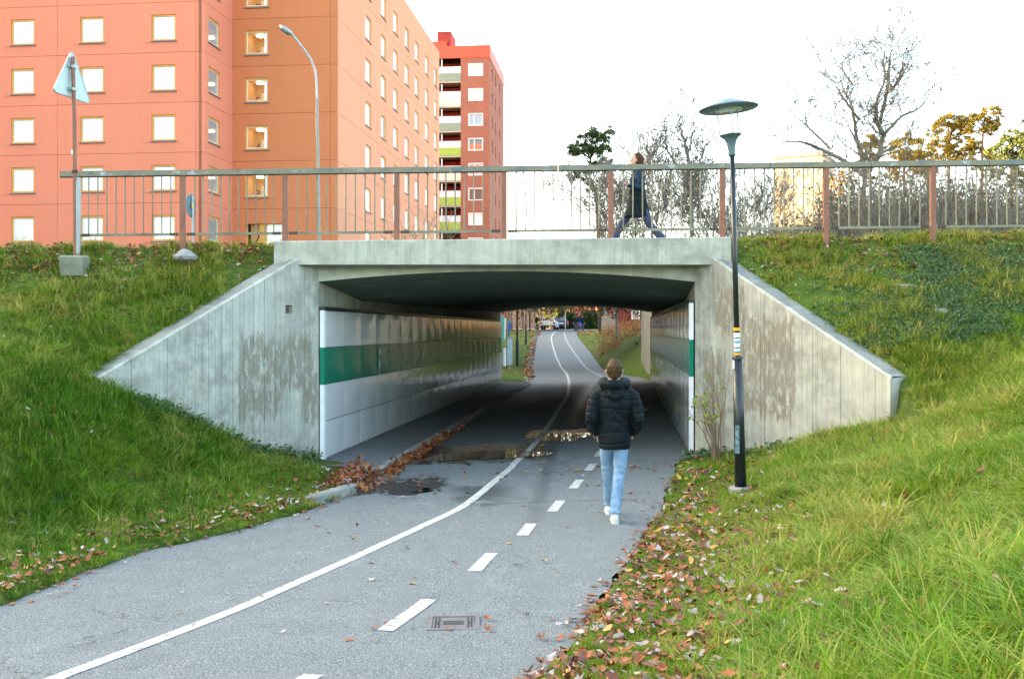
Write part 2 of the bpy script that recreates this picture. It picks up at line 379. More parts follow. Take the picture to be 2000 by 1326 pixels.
def m_foliage(name, a, b):
    t = NT(name); v = t.attr('tint'); s = t.sep(v); c = t.mix(s[0], a, b); t.P(col=c, rough=.6, spec=.25)
    tr = t.n.new('ShaderNodeBsdfTranslucent'); t.l.new(c, tr.inputs[0]); mx = t.n.new('ShaderNodeMixShader'); mx.inputs[0].default_value = .3
    t.l.new(t.b.outputs[0], mx.inputs[1]); t.l.new(tr.outputs[0], mx.inputs[2]); t.l.new(mx.outputs[0], t.out.inputs[0]); return t.m
def m_rail():
    t = NT('weathered_rail_paint'); p = t.co('pos'); n = t.noise(t.map(p, (1.3, 1, 3)), 2.2, 6, .7); f = t.noise(p, 25, 5, .7)
    c = t.mix(t.ramp(n, .35, .5), (.09,.14,.15), (.20,.19,.13)); c = t.mix(t.ramp(n, .58, .66), c, (.34,.42,.46)); c = t.mix(t.ramp(f, .54, .66, 0, .8), c, (.2,.12,.06))
    t.P(col=c, rough=.55, metal=.2, nrm=t.bump(f, .3, .003)); return t.m
def m_denim():
    t = NT('blue_denim'); p = t.co('obj'); n = t.noise(t.map(p, (1, 1, .6)), 7, 5, .6); f = t.noise(p, 150, 3)
    c = t.mix(t.ramp(n, .35, .68), (.12,.24,.38), (.27,.42,.55)); c = t.mix(t.ramp(f, .4, .7, 0, .25), c, (.1,.18,.3)); t.P(col=c, rough=.85, nrm=t.bump(n, .4, .02)); return t.m
def m_cloth(name, c0, rough=.7, sc_=14):
    t = NT(name); p = t.co('obj'); n = t.noise(p, sc_, 5, .65)
    c = t.mix(t.ramp(n, .35, .68), tuple(x*.7 for x in c0), tuple(x*1.3 for x in c0)); t.P(col=c, rough=rough, spec=.12, nrm=t.bump(n, .5, .012)); return t.m
def m_hair(name, a, b):
    t = NT(name); p = t.co('obj'); n = t.noise(t.map(p, (70, 70, 7)), 1.0, 4, .7); c = t.mix(t.ramp(n, .35, .68), a, b); t.P(col=c, rough=.5, spec=.15, nrm=t.bump(n, .4, .006)); return t.m
def m_glass(name, c0, rough=.05):
    t = NT(name); t.P(col=c0, rough=rough, spec=.8, coat=.8, coatr=.03); return t.m
def m_water():
    t = NT('puddle_water'); p = t.co('pos'); n = t.noise(p, 9, 4, .6)
    t.P(col=(.008,.009,.009), rough=.015, spec=1.0, coat=.8, coatr=.01, nrm=t.bump(n, .05, .01)); return t.m
def m_emit(name, c0, s_):
    t = NT(name); t.P(col=c0, emit=c0, es=s_, rough=.5); return t.m

MAT = dict(
    asphalt=m_asphalt('path_asphalt', (.082,.128,.130)), asphalt2=m_asphalt('street_asphalt', (.12,.125,.13), False),
    walk=m_asphalt('footway_asphalt', (.09,.105,.105), False),
    concL=m_concrete('board_marked_concrete_left', [(.1,1.55,1.35,2.15),(.75,1.6,.95,1.7),(.0,.35,.8,1.5)]),
    concR=m_concrete('board_marked_concrete_right', [(.45,1.15,2.25,2.85),(1.0,2.15,1.0,2.45),(.2,.7,.5,1.9)]),
    conc=m_concrete('beam_concrete', None, (.43,.43,.35)), coping=m_concrete('weathered_coping_concrete', None, (.22,.235,.21)), kerb=m_concrete('kerb_concrete', None, (.33,.33,.29)),
    soffit=m_soffit(), white=m_enamel('white_enamel', (.74,.77,.76)), green=m_enamel('green_enamel', (.004,.20,.12), .4, 1.28, (.14, .22)),
    turf=m_grassground(), paint=m_paint(), brick=m_brick(),
    salmon=m_plaster('salmon_panel', (.78,.255,.155)), orange=m_plaster('orange_panel', (.68,.22,.095)), peach=m_plaster('peach_panel', (.84,.35,.20)),  # the last is the orange cladding again, painted paler for sky glare
    seam=simple('dark_joint', (.12,.06,.05), .9), wood=simple('amber_window_wood', (.72,.36,.07), .5), sill=simple('grey_metal_sill', (.2,.19,.2), .5),
    blind=m_glass('pale_blind_behind_glass', (.86,.86,.8)), skyglass=m_glass('dark_reflective_glass', (.28,.32,.33)), dglass=m_glass('dark_glass', (.06,.07,.08)),  # pale pane colour paints in the white sky reflection
    rail=m_rail(), post=simple('rust_brown_paint', (.24,.095,.055), .6, bump=.2), galv=simple('galvanised_steel', (.33,.37,.37), .45, .5),
    bal=simple('faded_baluster_paint', (.19,.18,.12), .55, .2, .35, 2.0), rust=simple('rusty_bolt', (.06,.03,.02), .8),
    black=simple('black_lamp_paint', (.012,.018,.02), .35, var=.3), lampblue=simple('blue_grey_lamp_metal', (.10,.17,.20), .42, .3),
    stone=simple('grey_stone', (.26,.25,.235), .9, bump=.5), iron=simple('cast_iron', (.16,.15,.15), .6, .4, bump=.5), blackiron=simple('dark_cast_iron', (.03,.03,.03), .6, .3),
    water=m_water(), bark=simple('grey_bark', (.19,.175,.14), .95, var=.35, bump=.5), pinebark=simple('orange_pine_bark', (.28,.13,.06), .95, var=.3),
    twig=simple('grey_brown_twig', (.17,.155,.115), .95), olive=simple('olive_stem', (.2,.19,.07), .9),
    pine=m_foliage('pine_needles', (.025,.055,.02), (.10,.15,.035)), goldpine=m_foliage('yellowed_pine_needles', (.12,.10,.02), (.42,.29,.03)),  # golden needles: low sunlight painted into the foliage colour
    yleaf=m_foliage('yellow_green_leaves', (.14,.24,.03), (.45,.46,.06)), yellow=m_foliage('yellow_autumn_leaves', (.35,.25,.04), (.6,.5,.08)),
    hedge=m_foliage('hedge_leaves', (.02,.045,.015), (.06,.10,.02)), rustleaf=m_foliage('rust_brown_leaves', (.2,.09,.03), (.34,.17,.06)),
    brownbush=m_foliage('brown_twig_mass', (.08,.07,.045), (.24,.15,.07)),
    litter=m_leafcol(), blade=m_blade(),
    skin=m_cloth('skin', (.55,.33,.25), .5, 6), hair=m_hair('light_brown_hair', (.012,.007,.004), (.13,.075,.032)), hair2=m_hair('auburn_hair', (.03,.012,.005), (.11,.045,.018)),
    puffer=m_cloth('dark_puffer_nylon', (.005,.010,.012), .6, 8), denim=m_denim(), shoe=m_cloth('white_leather', (.72,.72,.67), .5), sole=simple('white_rubber', (.6,.6,.56), .6),
    navy=m_cloth('navy_jumper', (.008,.028,.05), .8), blackcoat=m_cloth('black_coat_cloth', (.008,.014,.016), .8), dkjeans=m_cloth('dark_grey_jeans', (.06,.07,.11), .85),
    redc=simple('red_badge', (.25,.01,.02), .6), redpaint=simple('red_metal_parapet', (.66,.075,.03), .5), cream=simple('cream_balcony_panel', (.6,.58,.46), .7),
    greypan=simple('grey_green_balcony_panel', (.22,.27,.2), .7), lime=simple('lime_balcony_panel', (.3,.42,.06), .7), bglass=m_glass('balcony_glass', (.5,.62,.64)),
    whitep=simple('white_paint', (.75,.76,.74), .55, var=.06), redwood=simple('falu_red_boards', (.26,.03,.02), .8), woodf=simple('weathered_fence_board', (.33,.27,.19), .85, var=.3),
    carw=simple('silver_white_car_paint', (.55,.58,.6), .25, .1, var=.03), card=simple('dark_teal_car_paint', (.03,.05,.07), .25, .2, var=.03), tyre=simple('tyre_rubber', (.02,.02,.02), .9),
    tail=simple('tail_lamp_red', (.4,.01,.015), .3, var=0), plate=simple('plate_white', (.7,.7,.68), .5, var=0), teal=simple('teal_panel', (.05,.35,.33), .6), cab=simple('pale_blue_cabinet', (.42,.56,.62), .6, var=.3, scale=14),
    amber=simple('amber_sticker', (.85,.36,.01), .5, var=0), stick=simple('white_sticker', (.66,.68,.66), .5, var=.1, scale=50), sblue=simple('blue_sticker', (.05,.28,.48), .5, var=0), ink=simple('dark_ink', (.02,.03,.04), .7, var=0),
    mark=simple('white_print', (.75,.85,.8), .4, var=0), warmroom=m_emit('lit_stairwell_wall', (.42,.24,.12), .025), roomlamp=m_emit('ceiling_lamp_glow', (1,.8,.42), 1.0), wdoor=simple('white_room_door', (.6,.62,.62), .5),  # stairwell walls glow on their own, warm lamplight put into the material
    ivy=m_foliage('ground_ivy_leaves', (.05,.11,.04), (.13,.22,.09)), conc_pale=simple('pale_concrete_facade', (.42,.36,.27), .85), signback=simple('pale_green_sign_back', (.42,.50,.47), .5, .2, var=.08),
    gutter=simple('grey_downpipe', (.42,.42,.44), .4, .4), dirt=simple('dark_soil', (.06,.045,.035), .95, bump=.6), gravel=simple('grey_gravel', (.25,.25,.26), .9, var=.4, scale=40))
rng = np.random.default_rng(7); random.seed(7)

# ---------------------------------------------------------------- ground sheet
def lines(spec):
    out = [spec[0][0]]
    for a, b, st in spec:
        n = max(1, int(round((b-a)/st))); out += list(np.linspace(a, b, n+1)[1:])
    return np.array(out)
def grow_lines(a, b, first, k):
    xs = [a]; st = first; sgn = 1 if b > a else -1
    while (xs[-1]-b)*sgn < 0: xs.append(xs[-1]+sgn*st); st *= k
    xs[-1] = b; return xs
gx = np.array(sorted(set(grow_lines(-10, -2500, .3, 1.18) + list(np.linspace(-10, 10, 200)) + grow_lines(10, 2500, .3, 1.18))))
gy = np.array(sorted(set(grow_lines(3, -2500, .3, 1.25) + list(np.arange(3, 16.95, .1)) + list(np.arange(16.95, 41.0, .3)) + list(np.arange(41.0, 60, .5)) + grow_lines(60, 3500, 1.0, 1.06))))
GX, GY = np.meshgrid(gx, gy); GZ = ground(GX, GY)
nx = len(gx); ny = len(gy); idx = np.arange(nx*ny).reshape(ny, nx)
F = np.stack([idx[:-1,:-1], idx[:-1,1:], idx[1:,1:], idx[1:,:-1]], -1).reshape(-1, 4)
linkm('ground', npmesh('ground', np.stack([GX, GY, GZ], -1).reshape(-1, 3), F), None, MAT['turf'], kind='structure', smooth=True)

# ---------------------------------------------------------------- the path, far street, bridge road
def ribbon(name, Ys, lf, rf, zf, n, mat, parent=None, **k):
    V = []; 
    for Y in Ys:
        a, b = lf(Y), rf(Y)
        for i in range(n+1):
            X = a+(b-a)*i/n; V.append((X, Y, zf(X, Y)))
    m = len(Ys); idx = np.arange(m*(n+1)).reshape(m, n+1)
    F = np.stack([idx[:-1,:-1], idx[:-1,1:], idx[1:,1:], idx[1:,:-1]], -1).reshape(-1, 4)
    return linkm(name, npmesh(name, V, F), parent, mat, smooth=True, **k)
def lwob(Y): return float(ledge(Y)) + (.05*math.sin(3.1*Y)+.03*math.sin(7.7*Y+1) if Y < 15 else 0)
def rwob(Y): return float(redge(Y)) + (.06*math.sin(2.7*Y+.5)+.035*math.sin(8.3*Y) if Y < 16 else 0)
Ys = list(np.arange(-12, 4, 1)) + list(np.arange(4, 20, .15)) + list(np.arange(20, 113, .5))
path = ribbon('path', Ys, lambda Y: lwob(Y) if (Y < 15.7 or Y > 41.5) else -3.1+.1075*(Y-16.5)+.0, lambda Y: rwob(Y) if (Y < 16.4 or Y > 42) else 2.93+.1075*(Y-16.5), lambda X, Y: float(roadz(X, Y)), 14, MAT['asphalt'], kind='structure')
mb = MB(); mb.add([(-80,111.6,2.15),(90,111.6,2.15),(90,125,2.46),(-80,125,2.46)], [(0,1,2,3)])
for i in range(4): mb.v[i] = (mb.v[i][0], mb.v[i][1], float(roadz(5, mb.v[i][1]))+.05)
mb.build('street', MAT['asphalt2'], kind='structure')
# pavement beside the path in the tunnel
def kx(Y): return -2.0+.1075*(Y-15.9)
def wx(Y): return -3.12+.1075*(Y-16.5)
ribbon('footway', list(np.arange(15.98, 41.6, .5))+[41.6], lambda Y: wx(Y)-.02 if Y > 16.4 else wx(16.4)-.1, lambda Y: kx(Y)-.14, lambda X, Y: float(roadz(kx(Y), Y))+.115+.02*(kx(Y)-X), 3, MAT['walk'], kind='structure')

# painted lane line and dashes, children of the path
def strip(pts, w, z_off=.005, sub=6):
    P = []
    for i in range(len(pts)-1):
        for k in range(sub): t = k/sub; P.append((pts[i][0]*(1-t)+pts[i+1][0]*t, pts[i][1]*(1-t)+pts[i+1][1]*t))
    P.append(pts[-1]); V = []; F = []
    for i, (x, y) in enumerate(P):
        a = P[max(i-1,0)]; b = P[min(i+1,len(P)-1)]; d = Vector((b[0]-a[0], b[1]-a[1])).normalized(); n = Vector((d.y, -d.x))
        for s_ in (-1, 1):
            xx, yy = x+n.x*w/2*s_, y+n.y*w/2*s_; V.append((xx, yy, float(roadz(xx, yy))+z_off))
    for i in range(len(P)-1): F.append((2*i, 2*i+1, 2*i+3, 2*i+2))
    return V, F
def smooth_pts(pts, n=60):
    # Catmull-Rom through the points
    P = [pts[0]]+list(pts)+[pts[-1]]; out = []
    for i in range(1, len(P)-2):
        p0, p1, p2, p3 = map(np.array, (P[i-1], P[i], P[i+1], P[i+2]))
        for k in range(8):
            t = k/8; out.append(tuple(.5*((2*p1)+(-p0+p2)*t+(2*p0-5*p1+4*p2-p3)*t*t+(-p0+3*p1-3*p2+p3)*t**3)))
    out.append(tuple(pts[-1])); return out
line_px = [(-140,1420),(105,1326),(300,1253),(530,1160),(700,1085),(830,1025),(905,988),(960,945),(1010,900),(1050,860),(1085,810),(1108,772),(1111,752)]
lp = [hit(*p) for p in line_px]
far_line = [(5.05-0.0, 47.0), (4.95, 52), (4.7, 57), (4.35, 62)]
far_px = [(1111,745,44),(1106,731,53),(1096,714,61.5),(1088,698,71),(1083,684,79),(1079,668,88),(1077,657,98),(1080,650,106),(1086,645,111.5)]
lp2 = [(X_of(a, c), c) for a, b, c in far_px]
V, F = strip(smooth_pts(lp+lp2), .115, sub=1)
linkm('painted_line', npmesh('painted_line', V, F), path, MAT['paint'], label='continuous white lane line, worn where tyres cross it')
dash_px = [((560,1350),(612,1318)),((752,1232),(838,1171)),((926,1116),(960,1081)),((1020,1046),(1038,1023)),((1079,999),(1095,978)),((1119,954),(1133,937)),((1149,919),(1159,906)),((1167,892),(1174,881))]
dl_ = [(hit(*a), hit(*b)) for a, b in dash_px]
y0 = dl_[-1][1][1]; yy = y0+2.2
while yy < 41: 
    x = dl_[-1][1][0]+(yy-y0)*.105; dl_.append(((x, yy), (x+.1, yy+1.0))); yy += 3.0
for (a, b), px in zip([(44,45),(47,48)], [1188,1180]): dl_.append(((X_of(px, a), a), (X_of(px-4, b), b)))
fp = [(1174,50),(1160,54),(1148,59),(1138,65),(1127,73),(1118,81),(1110,89),(1104,98),(1102,110)]
tt = 49.5
while tt < 110:
    f = lambda y: X_of(float(np.interp(y, [q[1] for q in fp], [q[0] for q in fp])), y)
    dl_.append(((f(tt), tt), (f(tt+1.1), tt+1.1))); tt += 2.2
for a, b in dl_:
    V, F = strip([a, b], .125 if a[1] < 30 else .16, .006, 4)
    linkm('painted_dash', npmesh('painted_dash', V, F), path, MAT['paint'])
for (x0, x1, y) in [(.6,3.9,42.6),(1.1,3.9,43.6),(4.9,6.4,43.0)]:
    V, F = strip([(x0, y), (x1, y+.05)], .11, .007, 4); linkm('painted_cross_line', npmesh('painted_cross_line', V, F), path, MAT['paint'])

# bridge road on top
V = []; F = []
gxs = np.linspace(-90, 90, 61); 
def deckz(X): return 3.60+.012*np.clip(X, -12, 12)
for y0_, y1_, dz, nm, mt in ((16.62, 19.4, .0, 'bridge_footway', 'walk'), (19.4, 38.0, -.12, 'bridge_road', 'asphalt2'), (38.0, 41.2, .0, 'bridge_verge', 'walk')):
    ribbon(nm, [y0_, y1_], lambda Y: -90, lambda Y: 90, lambda X, Y: float(deckz(X))+dz, 60, MAT[mt], kind='structure')
mb = MB()
mb.box(-90, 90, 19.35, 19.5, 3.3, 3.62)
mb.build('bridge_kerb', MAT['kerb'], kind='structure')

# ---------------------------------------------------------------- underpass
up = empty('underpass', (0, 16.5, 0), 'grey board-marked concrete pedestrian underpass with splayed wing walls and green and white panels inside', 'underpass')
up_off = Vector((0, -16.5, 0))
def off(o):
    o.location = -up.location; return o
def uvface(me, uvs):
    l = me.uv_layers.new(name='UVMap'); l.data.foreach_set('uv', np.asarray(uvs, dtype=np.float32).ravel())
def boardwall(name, A, B, ztopA, ztopB, zbot, thick, mat, inward, parent):
    """wall whose face carries the imprint of vertical form boards of uneven depth"""
    A = Vector((A[0], A[1])); B = Vector((B[0], B[1])); L = (B-A).length; d = (B-A)/L; n = Vector((inward[0], inward[1]))
    u = 0; strips = []; rs = random.Random(int(abs(A.x)*100))
    while u < L-.03:
        w = min(rs.choice([.085,.1,.1,.115,.125]), L-u); strips.append((u, u+w, rs.uniform(-.005, .005))); u += w
    V = []; F = []; UV = []
    def P(u_, z_, dn): q = A+d*u_+n*dn; return (q.x, q.y, z_)
    def top(u_): return ztopA+(ztopB-ztopA)*u_/L
    def quad(a, b, c, e, uvs): 
        k = len(V); V.extend([a, b, c, e]); F.append((k, k+1, k+2, k+3)); UV.extend(uvs)
    g = .0035
    for (a, b, dn) in strips:
        a2, b2 = a+g, b-g; ta, tb = top(a2)-.035, top(b2)-.035
        quad(P(a2,zbot,dn), P(b2,zbot,dn), P(b2,tb,dn), P(a2,ta,dn), [(a2,zbot),(b2,zbot),(b2,tb),(a2,ta)])
        for (u0, u1, d0, d1) in ((a, a2, -.006, dn), (b2, b, dn, -.006)):
            quad(P(u0,zbot,d0), P(u1,zbot,d1), P(u1,top(u1)-.035,d1), P(u0,top(u0)-.035,d0), [(u0,zbot),(u1,zbot),(u1,top(u1)),(u0,top(u0))])
    N = 24; cop = []
    for i in range(N):        # chamfer, coping top, back
        a, b = L*i/N, L*(i+1)/N; w1 = .004*math.sin(i*2.1); w2 = .004*math.sin((i+1)*2.1)
        quad(P(a,top(a)-.035,.006), P(b,top(b)-.035,.006), P(b,top(b)+w2*.5,-.03), P(a,top(a)+w1*.5,-.03), [(a,top(a)),(b,top(b)),(b,top(b)+.05),(a,top(a)+.05)])
        cop.append(len(F)); quad(P(a,top(a)+w1*.5,-.03), P(b,top(b)+w2*.5,-.03), P(b,top(b)+w2,-thick), P(a,top(a)+w1,-thick), [(a,top(a)),(b,top(b)),(b,top(b)+.4),(a,top(a)+.4)])
        quad(P(b,zbot,-thick), P(a,zbot,-thick), P(a,top(a)+w1,-thick), P(b,top(b)+w2,-thick), [(b,zbot),(a,zbot),(a,top(a)),(b,top(b))])
    for e, u_ in ((1, L), (-1, 0)):
        quad(P(u_,zbot,.004), P(u_,zbot,-thick), P(u_,top(u_),-thick), P(u_,top(u_)-.02,.004), [(u_,zbot),(u_+thick,zbot),(u_+thick,top(u_)),(u_,top(u_))])
    me = npmesh(name, V, F); uvface(me, UV); o = off(linkm(name, me, parent, mat)); me.materials.append(MAT['coping'])
    for i in cop: me.polygons[i].material_index = 1
    return o
def nrm2(x, y): l = math.hypot(x, y); return (x/l, y/l)
boardwall('wing_wall', AL, BL, 3.62, ZBL, -.3, .36, MAT['concL'], nrm2(BL[1]-AL[1], -(BL[0]-AL[0])) if False else nrm2(.8, -.6), up)['label'] = 'left wing wall with brown stains and small square hole'
boardwall('wing_wall', AR, BR, 3.62, ZBR, -.3, .36, MAT['concR'], nrm2(-.857, -.514), up)['label'] = 'right wing wall with large brown stains'
# square drain hole in the left wing wall: flat quads, top shadow painted dark
hY = 16.5-.22*1/1.25*1.0
def wallpt(u, z, dn): 
    d = Vector((BL[0]-AL[0], BL[1]-AL[1])).normalized(); q = Vector(AL)+d*u+Vector(nrm2(.8, -.6))*dn; return (q.x, q.y, z)
hu = .62; hz = Z_of(604, 16.0)
mb = MB(); h_ = .065
mb.add([wallpt(hu-h_,hz-h_,.0065),wallpt(hu+h_,hz-h_,.0065),wallpt(hu+h_,hz+h_,.0065),wallpt(hu-h_,hz+h_,.0065),
        wallpt(hu-h_+.012,hz-h_+.012,.0075),wallpt(hu+h_-.012,hz-h_+.012,.0075),wallpt(hu+h_-.012,hz+h_-.012,.0075),wallpt(hu-h_+.012,hz+h_-.012,.0075)], [(0,1,5,4),(1,2,6,5),(2,3,7,6),(3,0,4,7)])
off(mb.build('drain_hole_rim', MAT['conc'], up))
mb = MB(); mb.add([wallpt(hu-h_,hz-h_,.007),wallpt(hu,hz-h_,.007),wallpt(hu,hz+h_,.007),wallpt(hu-h_,hz+h_,.007)], [(0,1,2,3)]); off(mb.build('drain_hole', simple('rusty_recess', (.17,.14,.09), .9), up))
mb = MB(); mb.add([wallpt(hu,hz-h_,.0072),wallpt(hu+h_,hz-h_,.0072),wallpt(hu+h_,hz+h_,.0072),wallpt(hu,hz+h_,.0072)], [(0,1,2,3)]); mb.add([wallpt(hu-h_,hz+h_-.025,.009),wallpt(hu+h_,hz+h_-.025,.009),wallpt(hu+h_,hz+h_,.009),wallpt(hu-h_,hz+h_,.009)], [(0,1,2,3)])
off(mb.build('drain_hole_shadow_gap', MAT['dirt'], up))  # dark right half, plus a flat strip painting the top shadow
# edge beam (parapet)
def uvbox_obj(name, x0, x1, y0, y1, zf0, zf1, mat, parent, n=30, c=.015):
    V = []; F = []; UV = []
    prof = lambda X: [(y0, zf0(X)), (y0, zf1(X)-c), (y0+c, zf1(X)), (y1, zf1(X)), (y1, zf0(X))]
    xs = np.linspace(x0, x1, n+1)
    for X in xs:
        for y, z in prof(X): V.append((X, y, z))
    for i in range(n):
        for k in range(5):
            a = i*5+k; b = i*5+(k+1) % 5; F.append((a, a+5, b+5, b))
            for q in (a, a+5, b+5, b): UV.append((V[q][0]+V[q][1]*.7, V[q][2]))
    me = bpy.data.meshes.new(name); F += [(4,3,2,1,0), tuple(n*5+k for k in range(5))]
    for q in F[-2]+F[-1]: UV.append((V[q][1], V[q][2]))
    me.from_pydata(V, [], F); me.update(); uvface(me, UV); return off(linkm(name, me, parent, mat))
uvbox_obj('edge_beam', X_of(535, 16.15), X_of(1428, 16.15), 16.15, 16.62, lambda X: 3.285-.0*X, lambda X: 3.69+.009*X, MAT['conc'], up)
# lintel and soffit: arched, deeper just behind the front edge
def arch(u, s_): return s_*(1-(abs(u))**2.0)
def soff(u, Y):     # u -1..1 across
    zc = np.interp(Y, [16.5, 19.2, 24, 41.2], [3.03, 2.80, 2.82, 2.97]); return zc + arch(u, np.interp(Y, [16.5, 24, 41.2], [.17, .2, .23]))
V = []; F = []; UV = []; nU = 20; YS = [16.5, 17, 17.6, 18.2, 18.8, 19.2, 19.8, 21, 24, 28, 32, 36, 41.2]
for Y in YS:
    for i in range(nU+1):
        u = -1+2*i/nU; X = wx(Y)+(6.07)*(i/nU); V.append((X, Y, float(soff(u, Y))))
idx = np.arange(len(YS)*(nU+1)).reshape(len(YS), nU+1)
F = np.stack([idx[:-1,:-1], idx[1:,:-1], idx[1:,1:], idx[:-1,1:]], -1).reshape(-1, 4)
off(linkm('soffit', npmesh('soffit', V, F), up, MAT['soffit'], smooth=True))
for nm, Yf in (('lintel', 16.5), ('far_lintel', 41.2)):
    V = []; F = []; UV = []
    for i in range(nU+1):
        u = -1+2*i/nU; X = wx(Yf)+6.07*i/nU; V += [(X, Yf-.002, float(soff(u, Yf))), (X, Yf-.002, 3.58)]
    for i in range(nU): F.append((2*i, 2*i+2, 2*i+3, 2*i+1)); UV += [(V[q][0]*.02, V[q][0]*.3+V[q][2]*3) for q in F[-1]]
    me = npmesh(nm, V, F); uvface(me, UV); off(linkm(nm, me, up, MAT['conc']))
# abutment walls: inner faces, long
def abut(name, xf, sgn, ztopf):
    V = []; F = []; UV = []
    L = 24.7; D = Vector((.1075, 1)).normalized()
    YSa = np.linspace(16.5, 41.3, 60); rs = random.Random(4 if sgn < 0 else 9)
    for i, Y in enumerate(YSa[:-1]):
        Y1 = YSa[i+1]; X = xf(Y); X1 = xf(Y1)
        a, b = V.__len__(), 0
        V += [(X, Y, -.4), (X1, Y1, -.4), (X1, Y1, ztopf(Y1)+.05), (X, Y, ztopf(Y)+.05)]; F.append((a, a+1, a+2, a+3) if sgn < 0 else (a+1, a, a+3, a+2))
        UV += [(V[q][1], V[q][2]) for q in F[-1]]
    # outer shell and ends so that the wall is solid
    for (Ya, Yb) in ((16.5, 41.3),):
        a = len(V); o_ = sgn*.55
        V += [(xf(Ya)+o_, Ya, -.4), (xf(Yb)+o_, Yb, -.4), (xf(Yb)+o_, Yb, 3.4), (xf(Ya)+o_, Ya, 3.4)]; F.append((a+1, a, a+3, a+2)); UV += [(0,0)]*4
        for Ye in (Ya, Yb):
            a = len(V); V += [(xf(Ye), Ye, -.4), (xf(Ye)+o_, Ye, -.4), (xf(Ye)+o_, Ye, 3.4), (xf(Ye), Ye, 3.4)]; F.append((a, a+1, a+2, a+3)); UV += [(V[q][0], V[q][2]) for q in F[-1]]
    me = npmesh(name, V, F); uvface(me, UV); return off(linkm(name, me, up, MAT['conc']))
zt = lambda Y: float(np.interp(Y, [16.5, 19.2, 24, 41.2], [3.03, 2.80, 2.82, 2.97]))
abut('abutment_wall', lambda Y: wx(Y), -1, zt); abut('abutment_wall', lambda Y: wx(Y)+6.07, 1, zt)
# far wing wall on the right
mb = MB(); 
def farwall():
    A = (5.73, 41.3); B = (6.5, 51.5); V = []; UV = []; F = []
    n = 120; d = .3
    for i in range(n):
        t0, t1 = i/n, (i+1)/n; o_ = .006*((i*37) % 7)/7; xa, ya = A[0]+(B[0]-A[0])*t0, A[1]+(B[1]-A[1])*t0; xb, yb = A[0]+(B[0]-A[0])*t1, A[1]+(B[1]-A[1])*t1
        za = 3.62-.0*t0; a = len(V); V += [(xb-o_, yb, -.3), (xa-o_, ya, -.3), (xa-o_, ya, za), (xb-o_, yb, za)]; F.append((a, a+1, a+2, a+3)); UV += [(yb,-.3),(ya,-.3),(ya,za),(yb,za)]
    a = len(V); V += [(A[0], A[1], 3.62), (B[0], B[1], 3.62), (B[0]+d, B[1], 3.62), (A[0]+d, A[1], 3.62)]; F.append((a, a+1, a+2, a+3)); UV += [(0,0)]*4
    a = len(V); V += [(B[0], B[1], -.3), (B[0]+d, B[1], -.3), (B[0]+d, B[1], 3.62), (B[0], B[1], 3.62)]; F.append((a, a+1, a+2, a+3)); UV += [(0,0)]*4
    me = npmesh('far_wing_wall', V, F); uvface(me, UV); off(linkm('far_wing_wall', me, up, m_concrete('far_wall_concrete', None, (.30,.31,.28))))
farwall()
# glossy enamel panels, each a slightly pillowed sheet
D = Vector((.1075, 1, 0)).normalized()
def panel_mesh(name, L, h, seed, side):
    rs = random.Random(seed); n = 6; V = []; F = []; amp = rs.uniform(.006, .013); tx = rs.uniform(-.004, .004); ty = rs.uniform(-.002, .002); g = .006
    for j in range(n+1):
        for i in range(n+1):
            a, b = i/n, j/n; w = amp*(16*a*(1-a)*b*(1-b))+tx*(a-.5)+ty*(b-.5)
            if rs.random() < .25 and 0 < i < n and 0 < j < n: w += rs.uniform(-.002, .002)
            V.append((w*side, g+(L-2*g)*a, g+(h-2*g)*b))
    for j in range(n):
        for i in range(n):
            q = j*(n+1)+i; F.append((q, q+1, q+n+2, q+n+1) if side < 0 else (q, q+n+1, q+n+2, q+1))
    m = len(V)      # returned edges
    ring = [i for i in range(n+1)]+[j*(n+1)+n for j in range(1, n+1)]+[n*(n+1)+i for i in range(n-1, -1, -1)]+[j*(n+1) for j in range(n-1, 0, -1)]
    for q in ring: V.append(V[q])
    for q in ring: V.append((-.02*side, V[q][1], V[q][2]))
    nr = len(ring)
    for k in range(nr): k2 = (k+1) % nr; F.append((m+k, m+k2, m+nr+k2, m+nr+k))
    return npmesh(name, V, F)
pm = {}
for side in (1, -1):
    for k in range(6):
        me = panel_mesh('enamel_panel', 1.16, .6, 20+k, side); me.polygons.foreach_set('use_smooth', [True]*36+[False]*(len(me.polygons)-36)); pm[(side, k, 'w')] = me
        me.materials.append(MAT['white']); m2 = me.copy(); m2.materials.clear(); m2.materials.append(MAT['green']); pm[(side, k, 'g')] = m2
dirang = math.atan2(-.1075, 1)
